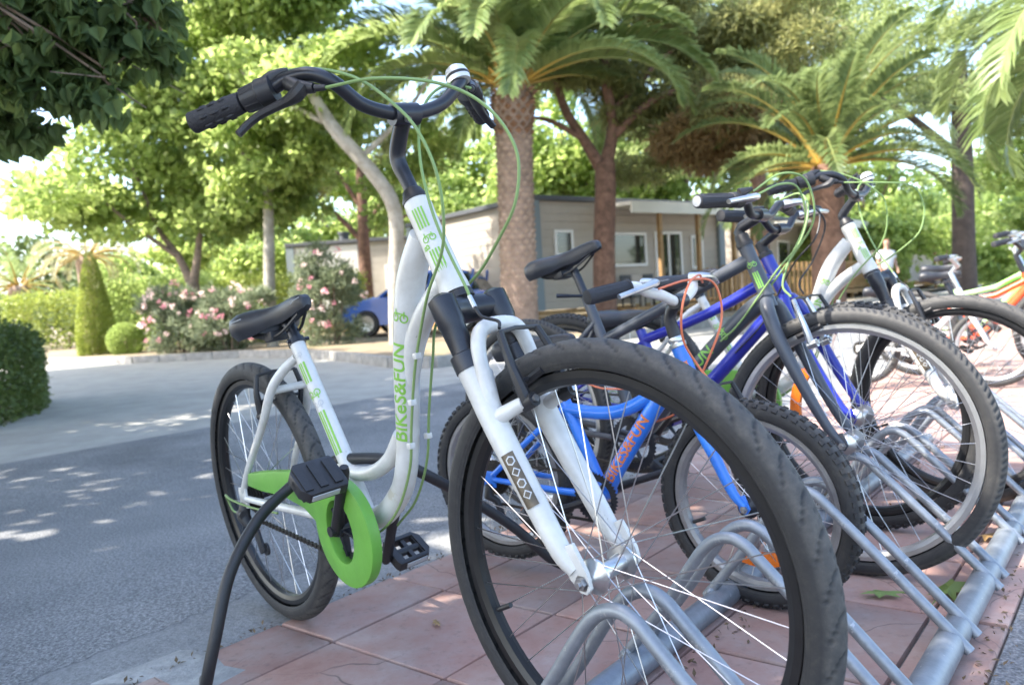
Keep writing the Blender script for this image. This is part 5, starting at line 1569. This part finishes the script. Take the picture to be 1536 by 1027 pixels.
mass('dark_wood', 'dark trees beyond the palm at the far left', 'wood', [(-21, 34, 2.2, 3.4, 2.5, 2.8), (-17.0, 33, 1.8, 2.6, 2, 2.3), (-14.2, 36, 1.7, 2.6, 2, 2.1)], 9000, .32, .6, L_HEDGE, 521)
mass('shrubbery', 'green shrubs growing between and behind the right hand cabins', 'shrubs', [(10.5, 29, 2.0, 2.2, 1.5, 1.9), (14.0, 28.5, 2.0, 2.4, 1.5, 2.0), (18.0, 28, 2.2, 2.6, 1.5, 2.2), (17.2, 22.5, 1.4, 1.8, 1.2, 1.4)], 12000, .24, .65, L_BROAD, 541)

# ================================================================== CABINS, CAR, PERSON
M_SIDG = mat('grey_siding', (.47, .42, .36), .7, var=.1, scale=2)
M_SIDB = mat('beige_siding', (.56, .52, .46), .7, var=.1, scale=2)
M_SIDW = mat('white_panel', (.66, .65, .62), .5, var=.1, scale=2)
M_FRAMEW = mat('window_frame', (.78, .77, .74), .5)
M_WOOD = mat('deck_wood', (.40, .24, .10), .75, var=.4, scale=6, bump=.2)
M_ROOFT = mat('roof_trim', (.07, .075, .085), .6)
M_CORNER = mat('corner_trim', (.19, .23, .25), .6)
M_CREAM = mat('cream_canvas', (.72, .69, .60), .7, var=.08, scale=2)
def glass(name, col):
    m = mat(name, col, .06, 0, spec=.9)
    return m
M_GLASS = glass('window_glass', (.03, .035, .032))
def cabin(name, label, c0, ang, L, D, H, zb, wallm, wins, board=.19, group='mobile homes'):
    root = tag(empty(name, (c0[0], c0[1], 0), (0, 0, ang)), label, 'cabin', group)
    b = MB(); b.box((L / 2, D / 2, (H + zb) / 2), (L, D, H - zb)); b.build('wall', wallm, root, smooth=False)
    # lap siding boards on the two faces in view
    n = int((H - zb) / board); bb = MB()
    for i in range(n):
        z = zb + (i + .5) * board
        bb.box((L / 2, -.008, z), (L - .24, .03, board - .022), rot=Matrix.Rotation(radians(7), 3, 'X'))
        bb.box((-.008, D / 2, z), (.03, D - .24, board - .022), rot=Matrix.Rotation(radians(-7), 3, 'Y'))
    o = bb.build('siding_boards', wallm, root, smooth=False); o['kind'] = 'stuff'
    for x, y in ((0, 0), (L, 0), (0, D)):
        t = MB(); t.box((x, y, (H + zb) / 2), (.25, .25, H - zb + .01)); t.build('corner_trim', M_CORNER, root, smooth=False)
    r = MB(); r.box((L / 2, D / 2, H + .05), (L + .3, D + .3, .12), bev=.02); r.build('roof', M_ROOFT, root, smooth=False)
    for i in range(3):
        sk = MB(); sk.box((L / 2, -.02, .09 + i * (zb - .02) / 3), (L, .04, (zb - .02) / 3 - .03)); sk.build('skirt_board', M_WOOD, root, smooth=False)
        sk = MB(); sk.box((-.02, D / 2, .09 + i * (zb - .02) / 3), (.04, D, (zb - .02) / 3 - .03)); sk.build('skirt_board', M_WOOD, root, smooth=False)
    for (x0, x1, z0, z1, mull) in wins:
        w = MB(); fw_ = .07
        for (a, c) in (((x0 + x1) / 2, z0), ((x0 + x1) / 2, z1)):
            w.box((a, -.03, c), (x1 - x0 + fw_, .07, fw_))
        for a in [x0, x1] + ([(x0 + x1) / 2] if mull else []):
            w.box((a, -.03, (z0 + z1) / 2), (fw_, .072, z1 - z0 - fw_))
        wf = w.build('window', M_FRAMEW, root, smooth=False)
        for (a, c) in ([(x0, (x0 + x1) / 2), ((x0 + x1) / 2, x1)] if mull else [(x0, x1)]):
            p = MB(); p.box(((a + c) / 2, -.018, (z0 + z1) / 2), (c - a - fw_, .03, z1 - z0 - fw_)); p.build('pane', M_GLASS, wf, smooth=False)
    return root
def porch(root, x0, x1, depth, H, posts, rail=True, step=.16):
    a = MB(); a.box(((x0 + x1) / 2, -depth / 2, H), (x1 - x0, depth + .1, .09), rot=Matrix.Rotation(radians(3), 3, 'X')); a.build('awning', M_CREAM, root, smooth=False)
    f_ = MB(); f_.box(((x0 + x1) / 2, -depth - .03, H - .13), (x1 - x0 + .1, .06, .26)); f_.build('awning_fascia', M_CREAM, root, smooth=False)
    for x in posts:
        p = MB(); p.box((x, -depth + .1, H / 2 - .1), (.10, .10, H - .2)); p.build('post', M_WOOD, root, smooth=False)
    d = MB(); d.box(((x0 + x1) / 2, -depth / 2, .30), (x1 - x0, depth, .12)); d.build('deck', M_WOOD, root, smooth=False)
    if rail:
        for z in (.45, 1.28):
            p = MB(); p.box(((x0 + x1) / 2, -depth + .02, z), (x1 - x0, .05, .07)); p.build('rail', M_WOOD, root, smooth=False)
        b = MB(); b.box((0, 0, 0), (.07, .025, .8)); me = b.mesh('slat', M_WOOD, smooth=False)
        x = x0 + .1
        while x < x1:
            obj('slat', me, root, (x, -depth - .02, .86)); x += step
cb = cabin('mobile_home', 'grey boarded mobile home with cream awning behind the big date palm', (.66, 18.0), atan2(.6, .8), 6.8, 5.6, 3.0, .42, M_SIDG, [(.62, 1.15, 1.72, 2.28, False), (2.45, 3.7, 1.42, 2.22, False), (4.1, 5.1, .75, 2.25, True), (5.55, 5.98, 1.30, 2.15, False)])
porch(cb, 2.05, 7.0, 1.2, 2.86, (3.1, 4.55, 6.0, 6.85), rail=False)
for i in range(12):
    b = MB(); b.box((0, 0, 0), (.08, .03, .85)); 
    o = b.build('slat', M_WOOD, cb, smooth=False); o.location = (4.7 + i * .19, -1.22, .8)
for x in (2.35, 2.75, 3.15):
    b = MB(); b.box((x, -.75, .62), (.36, .36, .06), bev=.01); b.box((x, -.58, .9), (.36, .04, .5), bev=.01)
    for a, c in ((-.15, -.9), (.15, -.9), (-.15, -.6), (.15, -.6)): b.box((x + a, c, .49), (.03, .03, .26))
    ch = b.build('deck_chair', M_BLACK if x != 2.75 else M_SIDG)
    ch.matrix_world = Matrix.Translation((.66, 18.0, 0)) @ Matrix.Rotation(atan2(.6, .8), 4, 'Z')
    tag(ch, {2.35: 'dark chair on the grey cabin\'s deck, leftmost of three', 2.75: 'pale grey chair on the cabin\'s deck between two dark ones', 3.15: 'dark chair on the grey cabin\'s deck, rightmost of three'}[x], 'chair', 'chairs on the cabin deck')
cb = cabin('mobile_home', 'pale cabin with white end panel and dark corner at the left', (-6.75, 24.2), radians(-4), 5.6, 3.0, 2.78, .4, M_SIDB, [(3.0, 3.6, .5, 2.0, False)])
b = MB(); b.box((1.1, -.05, 1.65), (2.1, .06, 2.2), bev=.02); b.build('end_panel', M_SIDW, cb, smooth=False)
b = MB(); b.box((2.3, -.05, 1.55), (.16, .08, 2.4)); b.build('corner_trim', M_ROOFT, cb, smooth=False)
b = MB(); b.cyl((1.5, .8, 2.8), (1.5, .8, 3.15), .16, 14); b.cyl((1.5, .8, 3.15), (1.5, .8, 3.22), .2, 14); b.build('flue', M_ROOFT, cb)
cb = cabin('mobile_home', 'dull grey mobile home with wooden porch at the right behind the person', (8.9, 26.5), radians(49), 9.5, 4, 2.95, .4, M_SIDG, [(1.0, 2.0, 1.2, 2.2, False), (3.2, 4.6, .7, 2.2, True), (6.2, 7.2, 1.2, 2.2, False)])
porch(cb, .3, 9.3, 2.2, 2.75, (.5, 2.3, 4.1, 5.9, 7.7, 9.2), step=.2)
cb = cabin('mobile_home', 'farthest mobile home with pale awning at the right', (17.0, 35.0), radians(49), 10, 4, 3.0, .4, M_SIDB, [(1.0, 2.0, 1.2, 2.2, False), (3.4, 4.8, .7, 2.2, True)])
porch(cb, .3, 9.6, 2.2, 2.8, (.5, 2.8, 5.1, 7.4, 9.4), step=.25)
# wooden fence in front of the second palm
fe = tag(empty('wooden_fence', (5.9, 21.0, 0), (0, 0, radians(30))), 'low wooden slat fence between the cabins behind the dark grey bicycle', 'fence')
b = MB(); b.box((0, 0, 0), (.10, .03, 1.25)); me = b.mesh('slat', M_WOOD, smooth=False)
for i in range(26):
    obj('slat', me, fe, (i * .2, 0, .68))
for z in (.35, 1.1):
    b = MB(); b.box((2.5, .03, z), (5.2, .03, .08)); b.build('rail', M_WOOD, fe, smooth=False)

# ---- blue car (nose to the left)
M_CARB = mat('car_blue', (.05, .15, .55), .25, 0, var=.1, scale=3, coat=.8)
car = tag(empty('parked_car', (-2.05, 18.4, .06), (0, 0, radians(168))), 'blue car parked behind the nearest bicycle\'s frame', 'car')
def loft_car(prof, hw, inset, mats):
    b = MB(); n = len(prof); vs = []
    secs = [(-1, 0.0), (-.86, .0), (.86, .0), (1, 0.0)]
    for yy, k_ in ((-1, .94), (-.9, 1.0), (.9, 1.0), (1, .94)):
        for x, z in prof:
            zz = z * k_ if z > .5 else z
            w = hw * (1 - inset * max(0, (z - .85) / .6))
            vs.append((x * (.985 if abs(yy) == 1 else 1), yy * w, zz if abs(yy) < 1 else .3 + (z - .3) * .95))
    fs = []
    for j in range(3):
        for i in range(n):
            i2 = (i + 1) % n
            fs.append([j * n + i, j * n + i2, (j + 1) * n + i2, (j + 1) * n + i])
    fs.append(list(range(n))[::-1]); fs.append([3 * n + i for i in range(n)])
    b.add(vs, fs); return b
body = [(-1.78, .38), (-1.80, .62), (-1.72, .86), (-1.55, .95), (1.0, .92), (1.55, .80), (1.76, .66), (1.80, .42), (1.70, .26), (-1.70, .26)]
loft_car(body, .82, .0, None).build('body', M_CARB, car, angle=30)
loft_car([(-1.60, .93), (-1.30, 1.38), (-.9, 1.46), (.15, 1.45), (.92, .92)], .76, .22, None).build('cabin_glass', M_GLASS, car, angle=30)
loft_car([(-1.28, 1.385), (-.9, 1.475), (.12, 1.465), (.16, 1.43), (-.9, 1.43)], .74, .15, None).build('roof', M_CARB, car, angle=30)
for y in (-.78, .78):
    for x in (-.35, .75, -1.35):
        b = MB(); b.tube([(x + (.0 if x < .5 else .05), y, .92), (x - (.1 if x < .5 else .75), y * .86, 1.42)], .035, 6); b.build('pillar', M_CARB, car)
    for x in (-1.15, 1.15):
        w = MB(); w.lathe([(.20, -.09), (.29, -.09), (.31, -.05), (.31, .05), (.29, .09), (.20, .09)], 28, o=(x, y, .31)); wo = w.build('wheel', M_BLACK, car)
        h_ = MB(); h_.lathe([(.0001, -.06), (.19, -.08), (.205, -.02), (.205, .02), (.19, .08), (.0001, .06)], 18, o=(x, y, .31)); h_.build('hubcap', M_ALU, wo)
    b = MB(); b.box((1.66, y * .75, .70), (.2, .3, .13), bev=.04); b.build('headlight', M_FRAMEW, car)
b = MB(); b.box((1.79, 0, .42), (.06, 1.4, .16), bev=.03); b.build('bumper', M_SILVERP, car)

# ---- person walking away
def skin_mesh(name, joints, edges, m, lev=2):
    me = bpy.data.meshes.new(name); me.from_pydata([j[:3] for j in joints], edges, [])
    o = bpy.data.objects.new('tmp', me); COL.objects.link(o)
    sk = o.modifiers.new('s', 'SKIN'); sk.use_smooth_shade = True
    for i, j in enumerate(joints):
        me.skin_vertices[0].data[i].radius = (j[3], j[4] if len(j) > 4 else j[3])
    me.skin_vertices[0].data[0].use_root = True
    sb = o.modifiers.new('b', 'SUBSURF'); sb.levels = lev; sb.render_levels = lev
    dg = bpy.context.evaluated_depsgraph_get()
    out = bpy.data.meshes.new_from_object(o.evaluated_get(dg)); out.materials.clear(); out.materials.append(m)
    bpy.data.objects.remove(o)
    out.polygons.foreach_set('use_smooth', [True] * len(out.polygons))
    return out
M_SKIN = mat('skin', (.52, .30, .22), .55, var=.12, scale=12)
per = tag(empty('person', (9.87, 20.0, -.05), (0, 0, radians(12))), 'person in white T-shirt and dark blue shorts walking away between the cabins', 'person')
J = [(0, 0, .92, .13, .10), (0, .01, 1.12, .13, .10), (0, .02, 1.36, .15, .09), (0, .01, 1.48, .055), (0, .0, 1.56, .06), (0, -.01, 1.66, .085, .095), (0, 0, 1.735, .06),
     (-.18, .02, 1.40, .055), (-.24, .04, 1.14, .042), (-.23, -.04, .90, .034), (-.225, -.07, .80, .035), (.18, .02, 1.40, .055), (.24, .0, 1.14, .042), (.25, -.08, .92, .034), (.245, -.11, .83, .035),
     (-.09, .02, .84, .085), (-.10, .10, .48, .058), (-.10, .02, .10, .042), (-.10, -.10, .04, .035), (.09, -.02, .84, .085), (.10, -.04, .48, .058), (.10, .12, .12, .042), (.10, .02, .05, .035)]
Ed = [(0, 1), (1, 2), (2, 3), (3, 4), (4, 5), (5, 6), (2, 7), (7, 8), (8, 9), (9, 10), (2, 11), (11, 12), (12, 13), (13, 14), (0, 15), (15, 16), (16, 17), (17, 18), (0, 19), (19, 20), (20, 21), (21, 22)]
obj('body', skin_mesh('body', J, Ed, M_SKIN), per)
SJ = [(0, .0, .90, .175, .13), (0, .01, 1.10, .165, .125), (0, .02, 1.36, .185, .115), (0, .01, 1.455, .075, .07), (-.19, .02, 1.39, .075), (-.235, .035, 1.22, .07), (.19, .02, 1.39, .075), (.235, .01, 1.22, .07)]
obj('t_shirt', skin_mesh('t_shirt', SJ, [(0, 1), (1, 2), (2, 3), (2, 4), (4, 5), (2, 6), (6, 7)], mat('white_cotton', (.78, .78, .80), .85, var=.06, scale=9, bump=.2, bscale=25)), per)
PJ = [(0, 0, .93, .165, .12), (0, 0, .86, .16, .12), (-.095, .03, .76, .11), (-.10, .09, .52, .09), (.095, -.02, .76, .11), (.10, -.03, .52, .09)]
obj('shorts', skin_mesh('shorts', PJ, [(0, 1), (1, 2), (2, 3), (1, 4), (4, 5)], mat('blue_shorts', (.035, .05, .16), .85, var=.2, scale=9)), per)
HJ = [(0, -.015, 1.69, .093, .10), (0, -.015, 1.75, .06)]
obj('hair', skin_mesh('hair', HJ, [(0, 1)], mat('hair', (.16, .07, .035), .7)), per)

# ---- bicycles farther along
def small_bike(name, label, front, yaw, paintm, barm, sc, seatm=M_SADDLE, delta=0.0, guard=None):
    k = Bike(name, label, 'bicycles parked farther along the pavement', front=front, yaw=radians(yaw), lean=.0, bp=0, L=.78, R=.25, ha=1.2, off=.035, delta=delta)
    f = MB()
    f.tube([k.st(0, 0, .42), k.st(0, 0, .30)], .019, 14)
    f.tube([(.60, 0, .58), (.45, 0, .50), (.24, 0, .46)], .0175, 12); f.tube([(.62, 0, .55), (.36, 0, .24)], .022, 12); f.tube([(.225, 0, .50), (.355, 0, .23)], .0165, 12)
    stays(f, (.235, .46), (.355, .235), .25, w=.058)
    fr = k.part('frame', f, paintm)
    rigid_fork(k, paintm, .31, crown=.285, spread=.048, r=.0165)
    k.wheels(M_RIMS, 'block', T20, tw=.022, spokes=False)
    flat_bar(k, [(.05, 0, .56), (.05, .03, .56), (.045, .10, .60), (.03, .15, .62), (-.02, .27, .625)], barm, levers=True, leverm=M_ALU, stem=[(0, 0, .42), (.0, 0, .53), (.05, 0, .56)], stemm=barm, shifter=False, r=.0135)
    k.saddle((.03, .66), 0, [(.225, .49), (.19, .56), (.165, .62)], L=.235, W=.075, m=seatm)
    drive(k, (.355, .235), ang=radians(40), clen=.127, prefl=M_REFL, ring=.062)
    k.root.scale = (sc,) * 3
    # keep the front wheel where it stands after scaling
    fc = Vector(k.st(k.off, 0, 0)); B = Matrix.Rotation(radians(yaw), 3, 'Z')
    k.root.location = Vector((front[0], front[1], front[2] * sc)) - (B @ fc) * sc
    return k
M_ORF = paint('orange_paint', (.75, .10, .025))
small_bike('child_bicycle', 'white bicycle with silver handlebar standing beyond the smooth black tyre', (3.02, 4.80, .25), -40, M_WHITE, M_ALU, 1.0, delta=.1)
small_bike('child_bicycle', 'orange framed bicycle at the right edge of the picture', (3.62, 5.02, .25), -40, M_ORF, M_BLACKM, 1.12, delta=-.1)
small_bike('child_bicycle', 'white and green bicycle farthest along at the right edge', (3.98, 5.55, .25), -42, mat('white_green', (.62, .68, .55), .35, col2=(.25, .55, .10), scale=3), M_ALU, 1.2)

# ================================================================== FALLEN LEAVES AND LITTER
def fallen(label, a, v, size, m, rotz, curl, lobes=True):
    n = 14; ol = []
    for i in range(n):
        t = 2 * pi * i / n
        rr_ = size * (.5 + .16 * (1 if i % 2 else -1) * (1 if lobes else .2)) * (1.0 if abs(sin(t)) < .9 else .8)
        ol.append((cos(t) * rr_ * 1.25, sin(t) * rr_ * .62))
    b = MB(); vs = [(0, 0, curl * size)] + [(x, y, curl * size * (1 - (abs(y) / size) * 3) + .002 * (i % 3) * (size / .1)) for i, (x, y) in enumerate(ol)]
    b.add(vs, [[0, i + 1, (i + 1) % n + 1] for i in range(n)])
    b.tube([(-size * .55, 0, curl * size), (-size * .95, size * .05, .004)], [.0018, .0012], 5)
    p = rk(a, v, .006)
    o = b.build('fallen_leaf', m, angle=20); o.location = p; o.rotation_euler = (0, 0, rotz)
    return tag(o, label, 'leaf', 'fallen leaves on the paving')
M_LFG = leaf_mat('fallen_green', (.12, .19, .05), (.19, .26, .07), trans=.15)
M_LFD = leaf_mat('fallen_dark', (.07, .12, .03), (.16, .22, .05), trans=.15)
M_LFB = leaf_mat('fallen_brown', (.22, .13, .05), (.34, .22, .09), trans=.15)
fallen('pale green fallen leaf lying flat between the rack bars', .41, -.182, .07, M_LFG, .9 + 2.0, .10)
fallen('large ragged green leaf lying against the front rail', .475, -.058, .10, M_LFD, .75, .16)
fallen('curled brown leaf beside the grey bicycle\'s front tyre', .93, -.05, .06, M_LFB, .3, .2)
fallen('small brown leaf under the near hoops', -.215, -.30, .035, M_LFB, 1.2, .1)
fallen('brown leaf on the paving left of the nearest front wheel', -.20, -1.02, .03, M_LFB, 2.0, .1)
r = rng(77); n = 900
a_ = np.concatenate([r.uniform(-.9, 2.2, n // 3), r.uniform(-.9, 2.2, n // 3), r.uniform(-.9, 2.5, n // 3)])
v_ = np.concatenate([-.43 + np.abs(r.normal(size=n // 3)) * .035, .035 + np.abs(r.normal(size=n // 3)) * .03, -1.41 + r.normal(size=n // 3) * .012])
P = RO + U * a_[:, None] + Vd * v_[:, None]; P[:, 2] = pave_z(v_) + .003
o = obj('leaf_litter', leaf_mesh('leaf_litter', P, .013, .5, mat('litter', (.20, .14, .08), .95, var=.6, scale=30), 78, droop=-.1, up=2.0))
tag(o, 'dry leaf crumbs and grit gathered along the rails and pavement edge', 'litter', kind='stuff')
